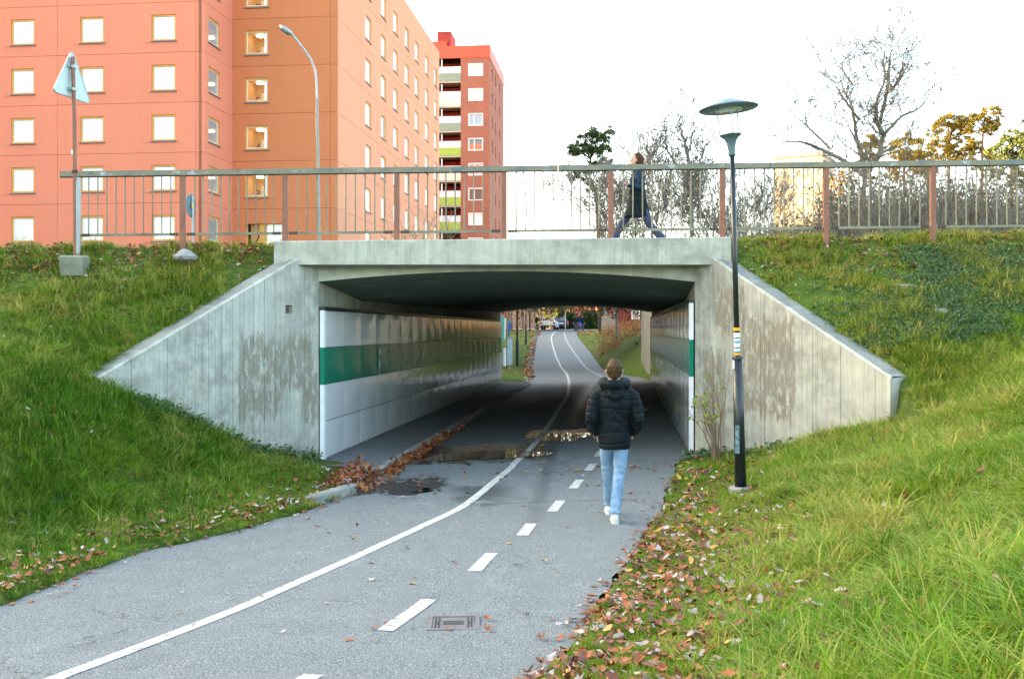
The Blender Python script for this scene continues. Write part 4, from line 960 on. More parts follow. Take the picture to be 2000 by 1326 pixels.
# lit stairwell rooms behind B's windows
for k in range(1, 7):
    zc = 7.8+2.7*k; w = 1.42; a, b, c, d_ = w-.6, w+.6, zc-.6, zc+.6
    m = MB(); slabB(m, a, b, c, d_, -1.66, -1.6); m.build('stairwell_back_wall', MAT['warmroom'], bB)
    m = MB(); slabB(m, a-.05, a, c, d_, -1.6, -.17); slabB(m, b, b+.05, c, d_, -1.6, -.17); slabB(m, a, b, d_, d_+.05, -1.6, -.17); slabB(m, a, b, c-.05, c, -1.6, -.17); m.build('stairwell_lining', MAT['warmroom'], bB)
    m = MB(); slabB(m, a+.35, a+.8, c, zc+.15, -1.6, -1.45); m.build('stairwell_door', MAT['wdoor'], bB)
    m = MB().prism([(.2*math.cos(t), .2*math.sin(t)) for t in np.linspace(0, 2*math.pi, 17)[:-1]], (1,0,0), (0,1,0), (0,0,1), Vector(PB(w-.05, d_-.08, -.7)), .05); m.build('ceiling_lamp', MAT['roomlamp'], bB)
    placeT(bB, text_mesh(str(k+2), .62, 'floor_number'), PB, a+.08, zc-.55, -1.2, MAT['ink'], 'floor_number')
    m = MB(); slabB(m, b-.2, b-.02, c+.02, d_-.02, -.16, -.15); m.build('bright_jamb', MAT['blind'], bB)  # pale strip paints in the sky-lit right pane
OC = Vector((-9.82, 57.75)); LC = 32.2
wY = [64.7, 68.8, 72.5, 76.3, 80.0, 84.1, 88.1]; wc = [(y-57.75)/.9943 for y in wY]
bnd = [0]+[5.0]+[(wc[i]+wc[i+1])/2 for i in range(6)]+[LC]
facade(bB, OC, dS, LC, bnd, wc, 7.75, 2.7, -1, 6, MAT['peach'], 26.6, (1.35,1.5), style=lambda b, k, w: 'skyglass' if (k*7+b*3) % 9 == 0 else 'blind')
mb = MB(); mb.add([(-6.0,2.95,-2.4),(.1,2.3,-2.4),(3.3,32,-2.4),(-9.5,33.4,-2.4),(-6.0,2.95,23.1),(.1,2.3,23.1),(3.3,32,23.1),(-9.5,33.4,23.1)], [(0,3,2,1),(4,5,6,7),(1,2,6,5),(2,3,7,6),(3,0,4,7)])
mb.build('building_core', MAT['peach'], bB)
MB().tube([Vector(PB(-.12,3.4,.1)), Vector(PB(-.12,26.4,.1))], .07, 10).build('downpipe', MAT['gutter'], bB)

# far brick tower
Yb = 111.; bC = empty('brick_tower_block', (X_of(956, Yb), Yb, 3.4), 'distant red brick tower block with coloured balconies and a bright red parapet', 'building')
cb = Vector((X_of(956, Yb), Yb)); LB = 13.0; Ob = cb-Vector(dA)*LB
def FP(O, d):
    O = Vector((O[0], O[1], 0)); d = Vector((d[0], d[1], 0)); n = Vector((d.y, -d.x, 0)); base = bC.location
    P = lambda u, z, w: tuple(O+d*u+n*w+Vector((0,0,z))-base)
    def slab(mb, u0, u1, z0, z1, w0, w1):
        mb.add([P(u0,z0,w0),P(u1,z0,w0),P(u1,z0,w1),P(u0,z0,w1),P(u0,z1,w0),P(u1,z1,w0),P(u1,z1,w1),P(u0,z1,w1)], [(0,1,2,3),(4,7,6,5),(0,4,5,1),(1,5,6,2),(2,6,7,3),(3,7,4,0)])
    return P, slab
def brickify(o):
    me = o.data; l = me.uv_layers.new(name='UVMap'); uv = []
    for p in me.polygons:
        for li in p.loop_indices:
            v = me.vertices[me.loops[li].vertex_index].co; uv.append((v.x*(1 if abs(p.normal.y) > .5 else 0)+v.y*(1 if abs(p.normal.x) >= .5 else 0), v.z))
    l.data.foreach_set('uv', np.array(uv, dtype=np.float32).ravel())
Pb, sb = FP(Ob, dA)
zw = [14.3+2.7*k for k in range(-4, 7)]
def brickwall(sb, u0, u1, wins, z0, z1, ww, wh, zs, w0=-.3, w1=0):
    m = MB(); cur = z0
    for z in zs:
        sb(m, u0, u1, cur, z-wh/2, w0, w1); c = u0
        for w in wins: sb(m, c, w-ww/2, z-wh/2, z+wh/2, w0, w1); c = w+ww/2
        sb(m, c, u1, z-wh/2, z+wh/2, w0, w1); cur = z+wh/2
    sb(m, u0, u1, cur, z1, w0, w1); o = m.build('brick_wall', MAT['brick'], bC); brickify(o)
uw = LB-1.5
brickwall(sb, LB-3.15, LB, [uw], 1.5, 31.8, 1.62, 1.35, zw)
for i, z in enumerate(zw):
    m = MB(); t = .1
    for a in ((uw-.81,uw+.81,z-.675,z-.575),(uw-.81,uw+.81,z+.575,z+.675),(uw-.81,uw-.71,z-.575,z+.575),(uw+.71,uw+.81,z-.575,z+.575),(uw-.2,uw-.1,z-.575,z+.575)): sb(m, *a, -.2, .04)
    w = m.build('window', MAT['whitep'], bC); m = MB(); sb(m, uw-.71, uw-.2, z-.575, z+.575, -.15, -.1); sb(m, uw-.1, uw+.71, z-.575, z+.575, -.15, -.1); m.build('pane', MAT['blind' if i in (9,10,4) else 'dglass' if i % 2 else 'skyglass'], w)
cols = ['lime','cream','lime','greypan','lime','cream','lime','greypan','cream','greypan','cream']
for i, z in enumerate(zw):
    m = MB(); sb(m, .2, LB-3.15, z-1.15, z-.3, -.12, .02); bal = m.build('balcony_front', MAT[['lime','greypan','lime','cream','lime','lime','cream','lime','greypan','cream','greypan'][i]], bC)
    m = MB(); sb(m, .2, LB-3.15, z-.28, z+.42, -.08, -.05); m.build('balcony_glass', MAT['bglass'], bal)
    m = MB(); sb(m, .2, LB-3.15, z-1.35, z-1.17, -1.8, 0); m.build('balcony_slab', MAT['conc_pale'], bC)
    m = MB(); sb(m, .2, LB-3.15, z-1.15, z+1.2, -2.0, -1.85); m.build('balcony_back_wall', MAT['redwood'], bC)
    m = MB()
    for u in (LB-5.3, LB-8.5): sb(m, u, u+.12, z-.28, z+1.2, -.1, 0)
    m.build('balcony_post', MAT['whitep'], bC)
m = MB(); sb(m, 0, LB+.02, 31.8, 33.15, -1.0, .05); m.build('parapet', MAT['redpaint'], bC)
Ps, ss = FP(cb, dS)
def ss2(mb, *a): ss(mb, *a)
brickwall(ss, .3, 13.4, [2.5, 5.4, 9.3], 1.5, 31.8, .9, 1.3, zw)
for z in zw:
    for u in (2.5, 5.4, 9.3):
        m = MB(); ss(m, u-.45, u+.45, z-.65, z+.65, -.2, -.1); m.build('window', MAT['blind'], bC)
m = MB(); ss(m, .06, 13.5, 31.8, 33.15, -1.0, .05); m.build('parapet', MAT['redpaint'], bC)
m = MB(); sb(m, LB-6.0, LB-4.5, 33.15, 35.2, -5, -1.5); m.build('roof_house', MAT['redwood'], bC)
m = MB(); sb(m, 2, LB-4.9, 33.15, 34.0, -3.5, -1.0); m.build('roof_house', MAT['redpaint'], bC)
m = MB(); m.add([(0,0,27.5),(-13,1.4,27.5),(-11.6,14.5,27.5),(1.4,13.2,27.5)], [(0,1,2,3)]); m.v = [(v[0], v[1]+.1, v[2]+.9) for v in m.v]; m.build('roof', MAT['dirt'], bC)
m = MB(); m.add([(-12.9,1.4,-2),(-11.6,14.5,-2),(1.2,13.2,-2),(-12.9,1.4,28.4),(-11.6,14.5,28.4),(1.2,13.2,28.4)], [(0,1,4,3),(1,2,5,4)]); m.build('rear_wall', MAT['redwood'], bC)

# sunlit slab block far right
Yg = 200.; cgx = X_of(1606, Yg); bG = empty('pale_slab_block', (cgx, Yg, 2.4), 'far pale apartment slab glowing gold in low sun behind the big bare tree', 'building')
dl = Vector((-.86, .50, 0)); dr = Vector((.50, .86, 0))
zt_ = Z_of(303, Yg)-2.4
m = MB(); a, b, c, d_ = Vector((0,0,0)), dl*9.5, dl*9.5+dr*11, dr*11
m.add([a,b,c,d_]+[v+Vector((0,0,zt_)) for v in (a,b,c,d_)], [(0,1,5,4),(1,2,6,5),(2,3,7,6),(3,0,4,7),(4,5,6,7)]); m.build('wall', MAT['conc_pale'], bG)
for k in range(11):
    for j in range(4):
        c0 = dl*(1.4+j*2.2)+Vector((0,0,2+k*2.9)); nn = Vector((-.5,-.86,0)); m = MB(); m.obox(c0+nn*.03, dl, nn, (0,0,1), .6, .05, .65); m.build('window', MAT['skyglass'], bG)
    for j in range(3):
        c0 = dr*(2+j*3.3)+Vector((0,0,2+k*2.9)); nn = Vector((.86,-.5,0)); m = MB(); m.obox(c0+nn*.03, dr, nn, (0,0,1), .7, .05, .65); m.build('window', MAT['dglass'], bG)
m = MB(); m.obox(dl*4.75+dr*5.5+Vector((0,0,zt_+.3)), dl, dr, (0,0,1), 4.9, 5.7, .3); m.build('roof', MAT['sill'], bG)
# unseen blocks added past the left edge to keep low sun off the underpass
for i, (x, y, w, l, h) in enumerate([(-62, 20, 14, 48, 25), (-66, 97, 14, 96, 25)]):
    r = empty('apartment_building', (x, y, 3.4), ['salmon apartment slab standing beyond the left edge, nearer one', 'salmon apartment slab standing beyond the left edge, farther one'][i], 'building')
    MB().box(-w/2, w/2, -l/2, l/2, -2, h).build('wall', MAT['salmon'], r); MB().box(-w/2-.3, w/2+.3, -l/2-.3, l/2+.3, h, h+.5).build('roof', MAT['sill'], r)
    for k in range(8):
        for j in range(int(l/4)):
            MB().box(w/2, w/2+.05, -l/2+1.3+j*4, -l/2+2.7+j*4, 1.5+k*2.9, 2.9+k*2.9).build('window', MAT['blind'], r)

# ---------------------------------------------------------------- trees
def seg_mesh(name, segs, sides):
    A = np.array([s_[0] for s_ in segs]); B = np.array([s_[1] for s_ in segs]); ra = np.array([s_[2] for s_ in segs]); rb = np.array([s_[3] for s_ in segs])
    t = B-A; t /= np.maximum(np.linalg.norm(t, axis=1, keepdims=True), 1e-6); ref = np.where(np.abs(t[:, 2:3]) > .9, np.array([[1., 0, 0]]), np.array([[0, 0, 1.]]))
    u = np.cross(t, ref); u /= np.maximum(np.linalg.norm(u, axis=1, keepdims=True), 1e-6); v = np.cross(t, u); N = len(segs)
    V = np.zeros((N, 2, sides, 3))
    for k in range(sides):
        th = 2*math.pi*k/sides; off_ = u*math.cos(th)+v*math.sin(th); V[:, 0, k] = A+off_*ra[:, None]; V[:, 1, k] = B+off_*rb[:, None]
    base = (np.arange(N)*2*sides)[:, None]; F = []
    for k in range(sides): k2 = (k+1) % sides; F.append(np.concatenate([base+k, base+k2, base+sides+k2, base+sides+k], 1))
    return npmesh(name, V.reshape(-1, 3), np.concatenate(F, 0))
def branch(rs, p, d, L, r, depth, maxd, segs, tips, wig=.18, split=(2,3), ang=.6, shrink=.72, up=.05, minr=.006):
    n = 4; sl = L/n; pr = r
    for i in range(n):
        d = d+np.array([rs.gauss(0, wig), rs.gauss(0, wig), rs.gauss(0, wig)+up]); d /= np.linalg.norm(d); q = p+d*sl; nr = max(r*(1-.45*(i+1)/n), minr)
        segs.append((p, q, pr, nr, depth)); p = q; pr = nr
        if depth < maxd and i >= 1 and rs.random() < .55:
            a = rs.uniform(0, 6.28); s_ = np.cross(d, [math.cos(a), math.sin(a), .3]); s_ /= np.linalg.norm(s_)+1e-9; dd = d*math.cos(ang)+s_*math.sin(ang)
            branch(rs, p, dd, L*shrink*rs.uniform(.6, .95), pr*.6, depth+1, maxd, segs, tips, wig, split, ang, shrink, up, minr)
    if depth < maxd:
        for k in range(rs.choice(split)):
            a = rs.uniform(0, 6.28); s_ = np.cross(d, [math.cos(a), math.sin(a), .2]); s_ /= np.linalg.norm(s_)+1e-9; an = ang*rs.uniform(.5, 1.1); dd = d*math.cos(an)+s_*math.sin(an)
            branch(rs, p, dd, L*shrink*rs.uniform(.8, 1.1), pr*.78, depth+1, maxd, segs, tips, wig, split, ang, shrink, up, minr)
    else: tips.append((p, d))
def leaf_cloud(name, centers, n, spread, size, rs, mat, parent, flat=1.0, long_=1.0):
    C = np.repeat(np.asarray(centers), n, axis=0); m = len(C); g = np.random.default_rng(rs.randrange(10**6))
    C = C+g.normal(0, spread, (m, 3))*np.array([1, 1, flat]); a = g.normal(size=(m, 3)); a /= np.linalg.norm(a, axis=1, keepdims=True); b = np.cross(a, g.normal(size=(m, 3))); b /= np.linalg.norm(b, axis=1, keepdims=True)
    s_ = size*g.uniform(.6, 1.4, (m, 1)); V = np.stack([C-a*s_*long_, C+b*s_*.45, C+a*s_*long_, C-b*s_*.45], 1).reshape(-1, 3); F = np.arange(m*4).reshape(-1, 4)
    me = npmesh(name, V, F); tc = np.repeat(g.uniform(0, 1, (m, 1)), 4, axis=0)*np.ones((1, 3)); add_col(me, 'tint', tc); return linkm(name, me, parent, mat)
def bare_tree(px, Y, z0, height, spread_L, seed, label, group=None, maxd=5, r0=.22, name='bare_tree', trunk_mat='bark', twig_mat='twig', lean=(0,0), ang=.6, trunk_frac=.3, leaves=None, forks=3, wig=.18, minr=.008, dens=(2,3)):
    rs = random.Random(seed); r = empty(name, (X_of(px, Y), Y, z0), label, 'tree', group); segs = []; tips = []
    p = np.array([0., 0, 0]); d = np.array([lean[0], lean[1], 1.]); d /= np.linalg.norm(d); th = height*trunk_frac; q = p+d*th*.5; q2 = q+(d+np.array([rs.gauss(0,.08), rs.gauss(0,.08), 0]))*th*.5
    segs += [(p, q, r0, r0*.85, 0), (q, q2, r0*.85, r0*.75, 0)]
    for k in range(forks):
        a = 6.28*k/forks+rs.uniform(-.4, .4); s_ = rs.uniform(.25, .6); dd = d+np.array([math.cos(a)*s_, math.sin(a)*s_, 0]); dd /= np.linalg.norm(dd)
        branch(rs, q2, dd, spread_L*rs.uniform(.8, 1.1), r0*.6, 1, maxd, segs, tips, wig, dens, ang, .72, .05, minr)
    big = [s_ for s_ in segs if s_[2] > r0*.12]; small = [s_ for s_ in segs if s_[2] <= r0*.12]
    linkm('trunk', seg_mesh('trunk', big, 6), r, MAT[trunk_mat], smooth=True)
    if small: linkm('crown', seg_mesh('crown', small, 3), r, MAT[twig_mat])
    if leaves: leaf_cloud('foliage', [t[0] for t in tips], leaves[0], leaves[1], leaves[2], rs, MAT[leaves[3]], r)
    return r
def pine(px, Y, z0, height, seed, label, mat='pine', crown=.5, group=None, width=3.0, lean=0.0, nb=16, name='pine_tree', size=.11, dens=60):
    rs = random.Random(seed); r = empty(name, (X_of(px, Y), Y, z0), label, 'tree', group); segs = []; N = 8; P = [np.array([0., 0, 0])]
    for i in range(N): P.append(P[-1]+np.array([lean+rs.gauss(0,.06), rs.gauss(0,.06), 1.])*height/N)
    for i in range(N): segs.append((P[i], P[i+1], .2*(1-i/N*.75), .2*(1-(i+1)/N*.75)))
    br = []; C = []
    for k in range(nb):
        t = 1-crown+crown*(k+.3*rs.random())/nb; i = min(int(t*N), N-1); f = t*N-i; p = P[i]*(1-f)+P[i+1]*f; a = rs.uniform(0, 6.28); L = width*rs.uniform(.5, 1.05)*(1-(t-(1-crown))/crown*.55)*(.6+.4*min(1, (t-(1-crown))/crown*3)); q = p
        d = np.array([math.cos(a), math.sin(a), rs.uniform(.0, .5)])
        for m in range(3):
            d2 = d+np.array([rs.gauss(0,.2), rs.gauss(0,.2), rs.gauss(0,.15)+.08*m]); q2 = q+d2*L/3; br.append((q, q2, .05*(1-m/3.5), .05*(1-(m+1)/3.5))); q = q2
            if m >= 1:
                C.append(q)
                for z in range(3): e = q+np.array([rs.gauss(0,.75), rs.gauss(0,.75), rs.gauss(0,.4)])*L/3; br.append((q, e, .02, .01)); C.append(e)
    C.append(P[-1]); linkm('trunk', seg_mesh('trunk', segs, 8), r, MAT['pinebark'], smooth=True); linkm('branches', seg_mesh('branches', br, 4), r, MAT['bark'])
    leaf_cloud('crown', C, int(dens*1.3), width*.095, size, rs, MAT[mat], r, flat=.62, long_=1.0); return r
ZB = 3.4
def limb_tree(name, px0, Y, limbs, label, seed, r0=.3, twL=1.3, maxd=4, minr=.018, every=.7, mats=('bark','twig'), depth=2.2, dens=1.0):
    """tree whose main limbs are laid out one by one; twigs grow from them"""
    rs = random.Random(seed); x0 = X_of(px0, Y); r = empty(name, (x0, Y, ZB), label, 'tree'); segs = []; small = []
    for li, (w0, pts) in enumerate(limbs):
        yoff = (rs.uniform(-1, 1)*depth) if li else 0; P = [np.array([X_of(a, Y)-x0, yoff*(k/len(pts))*(1 if li else 0), Z_of(b, Y)-ZB]) for k, (a, b) in enumerate(pts)]
        if not li: P[0][2] = -.1
        Q = smooth_pts([tuple(p) for p in P]); n = len(Q)-1
        for i in range(n):
            a, b = np.array(Q[i]), np.array(Q[i+1]); ra, rb = r0*w0*(1-.8*i/n), r0*w0*(1-.8*(i+1)/n)
            b = b+np.array([rs.gauss(0,.025), rs.gauss(0,.025), 0]) if (i < n-1 and li and i) else b; Q[i+1] = tuple(b)
            segs.append((a, b, max(ra, minr), max(rb, minr)))
            if (li or i > n*.6) and rs.random() < every:
                d = (b-a)/(np.linalg.norm(b-a)+1e-6); an = rs.uniform(0, 6.28); s_ = np.array([math.cos(an), math.sin(an)*.8, rs.uniform(0,.6)]); dd = d*.6+s_; dd /= np.linalg.norm(dd)
                sg = []; tp = []; branch(rs, b, dd, twL*rs.uniform(.6, 1.2)*(1-.35*i/n), max(minr*2.2, rb*.4), 1, maxd, sg, tp, .24, (1,2), .6, .72, .04, minr); small += [q[:4] for q in sg]
        sg = []; tp = []; branch(rs, np.array(Q[-1]), (np.array(Q[-1])-np.array(Q[-2]))/(np.linalg.norm(np.array(Q[-1])-np.array(Q[-2]))+1e-6), twL, max(minr*2, r0*w0*.2), 1, maxd, sg, tp, .22, (2,3), .55, .72, .03, minr)
        if li: small += [q[:4] for q in sg]
        nm = 'limb' if li else 'trunk'; linkm(nm, seg_mesh(nm, segs, 7), r, MAT[mats[0]], smooth=True); segs = []
    linkm('crown', seg_mesh('crown', small, 3), r, MAT[mats[1]]); return r
limb_tree('bare_tree', 1672, 60, [(1, [(1672,480),(1684,400),(1692,335)]), (.75, [(1692,335),(1716,305),(1728,265),(1726,235),(1742,180),(1750,130),(1756,92)]), (.6, [(1728,268),(1708,235),(1706,200),(1716,165),(1712,140)]),
  (.6, [(1692,340),(1686,300),(1680,255),(1679,205),(1664,160)]), (.6, [(1690,345),(1652,312),(1612,287),(1575,270),(1545,268)]), (.4, [(1728,262),(1762,228),(1795,212),(1815,190)]), (.4, [(1744,172),(1772,140),(1790,112)]), (.35, [(1679,235),(1645,195),(1622,165)]),
  (.35, [(1620,290),(1590,250),(1568,222)]), (.35, [(1716,306),(1750,285),(1780,292)]), (.3, [(1664,165),(1650,125),(1668,100)]), (.3, [(1742,178),(1728,130),(1735,95)]), (.3, [(1700,320),(1660,270),(1632,235)])],
  'large spreading bare tree with twisting limbs right of the pale slab block', 21, .27, 1.5, 4, .012, .5)
limb_tree('bare_tree', 1347, 48, [(1, [(1347,480),(1351,410),(1347,345)]), (.7, [(1347,345),(1342,295),(1332,250),(1328,222)]), (.55, [(1348,350),(1322,320),(1306,290),(1299,262)]), (.5, [(1350,365),(1366,322),(1376,292),(1388,262)]), (.4, [(1342,300),(1352,270),(1350,245)])],
  'slender bare tree rising above the railing left of the park lamp', 31, .15, .8, 3, .013, .7, depth=.9)
for i, (px, Y, h, sd_) in enumerate([(1220,52,7.2,41),(1262,50,7.6,42),(1300,54,7.6,43),(1395,50,7.0,44),(1450,55,6.5,45),(1180,56,6.0,46),(1500,58,6.0,47)]):
    bare_tree(px, Y, ZB, h, 3.0, sd_, ['bushy bare shrub tree behind the walking woman','bare shrub tree just right of the walking woman','thick bare shrub tree under the slender tree','low bare shrub tree left of the park lamp pole','low bare shrub tree right of the park lamp pole','thin bare shrub under the dark pine','low bare shrub left of the pale slab block'][i], 'bare shrub trees behind the bridge', maxd=5, r0=.09, trunk_frac=.12, ang=.5, forks=4, name='bare_shrub', minr=.011, wig=.2)
for i, (px, Y, h, sd_) in enumerate([(840,44,5.6,51),(880,46,4.6,52),(800,45,4.4,53)]):
    bare_tree(px, Y, ZB, h, 1.7, sd_, ['thin olive-stemmed sapling in front of the peach facade','small bare sapling in front of the brick tower','small bare sapling left of the olive sapling'][i], 'saplings by the peach building', maxd=3, r0=.05, trunk_frac=.15, ang=.38, forks=4, name='bare_sapling', trunk_mat='olive', minr=.006)
def clump_pine(Y, trunk, clumps, rc, label, mat, seed, r0=.2, per=260, size=.10, group=None, sq=.7):
    rs = random.Random(seed); x0 = X_of(trunk[0][0], Y); r = empty('pine_tree', (x0, Y, ZB), label, 'tree', group)
    P = [np.array([X_of(a, Y)-x0, 0, Z_of(b, Y)-ZB]) for a, b in trunk]; P[0][2] = -.1; Q = [np.array(q) for q in smooth_pts([tuple(p) for p in P])]; n = len(Q)-1
    linkm('trunk', seg_mesh('trunk', [(Q[i], Q[i+1], r0*(1-.7*i/n), r0*(1-.7*(i+1)/n)) for i in range(n)], 8), r, MAT['pinebark'], smooth=True)
    br = []; C = []
    for (a, b) in clumps:
        c = np.array([X_of(a, Y)-x0, rs.uniform(-1, 1)*rc*1.6, Z_of(b, Y)-ZB]); lo = [q for q in Q if q[2] < c[2]-.1] or Q; q = min(lo, key=lambda t_: np.linalg.norm(t_-c-np.array([0, 0, -.6]))); m = (q+c)/2+np.array([rs.gauss(0,.15), rs.gauss(0,.15), .25])
        br += [(q, m, .07, .05), (m, c, .05, .025)]
        for k in range(9):
            e = c+np.array([rs.gauss(0, rc*.62), rs.gauss(0, rc*.62), rs.gauss(0, rc*.38)]); br.append((c, e, .022, .01)); C.append(e)
    linkm('branches', seg_mesh('branches', br, 4), r, MAT['bark']); leaf_cloud('crown', C, per//9, rc*.2, size, rs, MAT[mat], r, flat=sq); return r
G_ = 'pines on the hill to the right'
clump_pine(75, [(1172,480),(1166,400),(1152,340),(1158,270)], [(1128,292),(1118,298),(1140,285),(1150,272),(1162,262),(1172,268),(1180,258),(1148,295),(1165,300),(1182,292),(1160,325),(1180,328),(1192,335),(1142,330),(1130,345),(1185,350),(1150,360)], .62, 'dark green pine standing alone left of the walking woman', 'pine', 61, .17, 560, .09)
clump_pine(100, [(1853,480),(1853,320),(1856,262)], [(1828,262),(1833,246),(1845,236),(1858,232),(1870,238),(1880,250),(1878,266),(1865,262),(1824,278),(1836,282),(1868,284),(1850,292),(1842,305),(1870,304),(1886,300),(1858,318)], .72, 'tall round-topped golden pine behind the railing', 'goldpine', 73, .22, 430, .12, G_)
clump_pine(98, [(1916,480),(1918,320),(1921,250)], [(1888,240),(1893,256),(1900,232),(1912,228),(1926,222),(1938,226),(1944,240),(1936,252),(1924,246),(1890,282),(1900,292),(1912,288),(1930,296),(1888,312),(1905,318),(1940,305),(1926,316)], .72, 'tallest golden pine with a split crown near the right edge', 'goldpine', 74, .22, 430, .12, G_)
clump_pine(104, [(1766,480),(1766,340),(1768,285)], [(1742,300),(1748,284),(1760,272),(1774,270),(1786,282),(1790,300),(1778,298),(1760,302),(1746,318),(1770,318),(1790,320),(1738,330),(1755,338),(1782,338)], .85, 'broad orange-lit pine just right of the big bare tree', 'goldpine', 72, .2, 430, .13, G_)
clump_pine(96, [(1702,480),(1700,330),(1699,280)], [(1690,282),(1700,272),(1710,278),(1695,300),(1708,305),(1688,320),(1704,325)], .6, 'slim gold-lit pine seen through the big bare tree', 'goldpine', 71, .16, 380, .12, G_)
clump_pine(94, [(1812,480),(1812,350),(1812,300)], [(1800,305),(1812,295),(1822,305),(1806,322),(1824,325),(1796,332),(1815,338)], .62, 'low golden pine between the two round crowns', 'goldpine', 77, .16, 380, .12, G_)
clump_pine(86, [(1975,480),(1975,350),(1978,290)], [(1952,290),(1960,276),(1968,300),(1980,284),(1992,292),(1956,312),(1975,318),(1995,312),(1960,335),(1985,338),(1948,330),(2000,330),(1970,355),(1990,362)], .75, 'dark green pine near the right edge', 'pine', 75, .2, 430, .11, G_)
clump_pine(84, [(2015,480),(2015,330),(2010,260)], [(1990,272),(2000,258),(2012,250),(2025,262),(1996,288),(2018,285),(2030,300),(2002,305),(2022,320)], .75, 'taller dark pine cut off by the right edge', 'pine', 76, .2, 430, .11, G_)
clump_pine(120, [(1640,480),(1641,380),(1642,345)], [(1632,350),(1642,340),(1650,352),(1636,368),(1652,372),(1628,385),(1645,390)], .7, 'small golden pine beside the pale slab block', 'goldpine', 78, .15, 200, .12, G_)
for i, (px, Y, h, w, sd_, mt) in enumerate([(1012,160,10.6,5,81,'yellow'),(1040,150,9.4,4,82,'hedge'),(1065,155,10.2,4,83,'pine'),(1090,150,10.6,4,84,'rustleaf'),(1120,150,9.8,4,85,'hedge')]):
    r = bare_tree(px, Y, 2.4, h, 2.6, sd_, ['yellow-leaved distant tree on the skyline right of the brick tower','dark rounded distant tree next to the yellow tree','distant green tree on the skyline','distant russet tree on the skyline','distant dark tree below the lone pine'][i], 'distant trees on the skyline', maxd=3, r0=.2, trunk_frac=.3, leaves=(26, .8, .3, mt), name='distant_tree')
# brown thicket behind the bridge on the right (one mass nobody could count)
segs = []; rs = random.Random(5)
for k in range(7500):
    px = rs.uniform(1430, 2080); Y = rs.uniform(42, 60); h = rs.uniform(2.6, 6.6)*(1 if px > 1620 else .62); x = X_of(px, Y); p = np.array([x, Y, ZB]); d = np.array([rs.gauss(0,.22), rs.gauss(0,.2), 1.]); 
    n = 3
    for i in range(n): q = p+d*h/n; segs.append((p, q, .022*(1-i/n)+.006, .022*(1-(i+1)/n)+.006)); p = q; d = d+np.array([rs.gauss(0,.25), rs.gauss(0,.2), 0])
linkm('thicket', seg_mesh('thicket', segs, 3), None, MAT['twig'], kind='stuff', label='dense brown leafless thicket behind the railing on the right', cat='thicket')
cc = [(X_of(p_, Y_), Y_, ZB+rs.uniform(.3, 5.6 if p_ > 1610 else 3.2)) for p_, Y_ in [(rs.uniform(1430,2080), rs.uniform(44,62)) for _ in range(1900)]]
leaf_cloud('thicket_leaves', cc, 26, .38, .10, rs, MAT['brownbush'], None)
o = bpy.data.objects['thicket_leaves']; o['kind'] = 'stuff'; o['label'] = 'withered leaves hanging in the brown thicket'; o['category'] = 'foliage'
# low hedge line seen under the railing in the middle
cc = [(X_of(rs.uniform(985,1450), Y_), Y_, ZB+rs.uniform(.2, 3.35)) for Y_ in [rs.uniform(55,64) for _ in range(900)]]
leaf_cloud('hedge_mass', cc, 26, .4, .12, rs, MAT['brownbush'], None); o = bpy.data.objects['hedge_mass']; o['kind'] = 'stuff'; o['label'] = 'low brownish hedge behind the railing in the middle'; o['category'] = 'hedge'

# ---------------------------------------------------------------- shrub by the right wing wall
def shrub():
    x0, y0 = X_of(1398, 15.3), 15.3; z0 = on_ground(x0, y0); r = empty('leafy_shrub', (x0, y0, z0), 'sparse shrub with yellow-green leaves growing against the right wing wall', 'shrub'); rs = random.Random(12); segs = []; C = []
    for k in range(12):
        a = rs.uniform(-.75, .55); p = np.array([rs.gauss(0,.04), rs.gauss(0,.04), 0.]); d = np.array([a*.55, rs.uniform(-.2,.1), 1.]); L = rs.uniform(.8, 1.55); n = 6
        for i in range(n):
            q = p+d/np.linalg.norm(d)*L/n; segs.append((p, q, .011*(1-i/n)+.003, .011*(1-(i+1)/n)+.003)); p = q; d = d+np.array([rs.gauss(-.03,.16), rs.gauss(0,.08), 0])
            if i > 1 and rs.random() < .8:
                e = d+np.array([rs.gauss(-.2,.5), rs.gauss(0,.25), rs.uniform(-.2,.3)]); q2 = p+e/np.linalg.norm(e)*rs.uniform(.12,.32); segs.append((p, q2, .004, .002))
                if rs.random() < .5 and q2[0] < .15: C.append(q2)
    linkm('stems', seg_mesh('stems', segs, 5), r, simple('shrub_stem', (.22,.15,.09), .9))
    leaf_cloud('leaf_sprays', C, 7, .045, .033, rs, MAT['yleaf'], r, long_=1.0)
shrub()

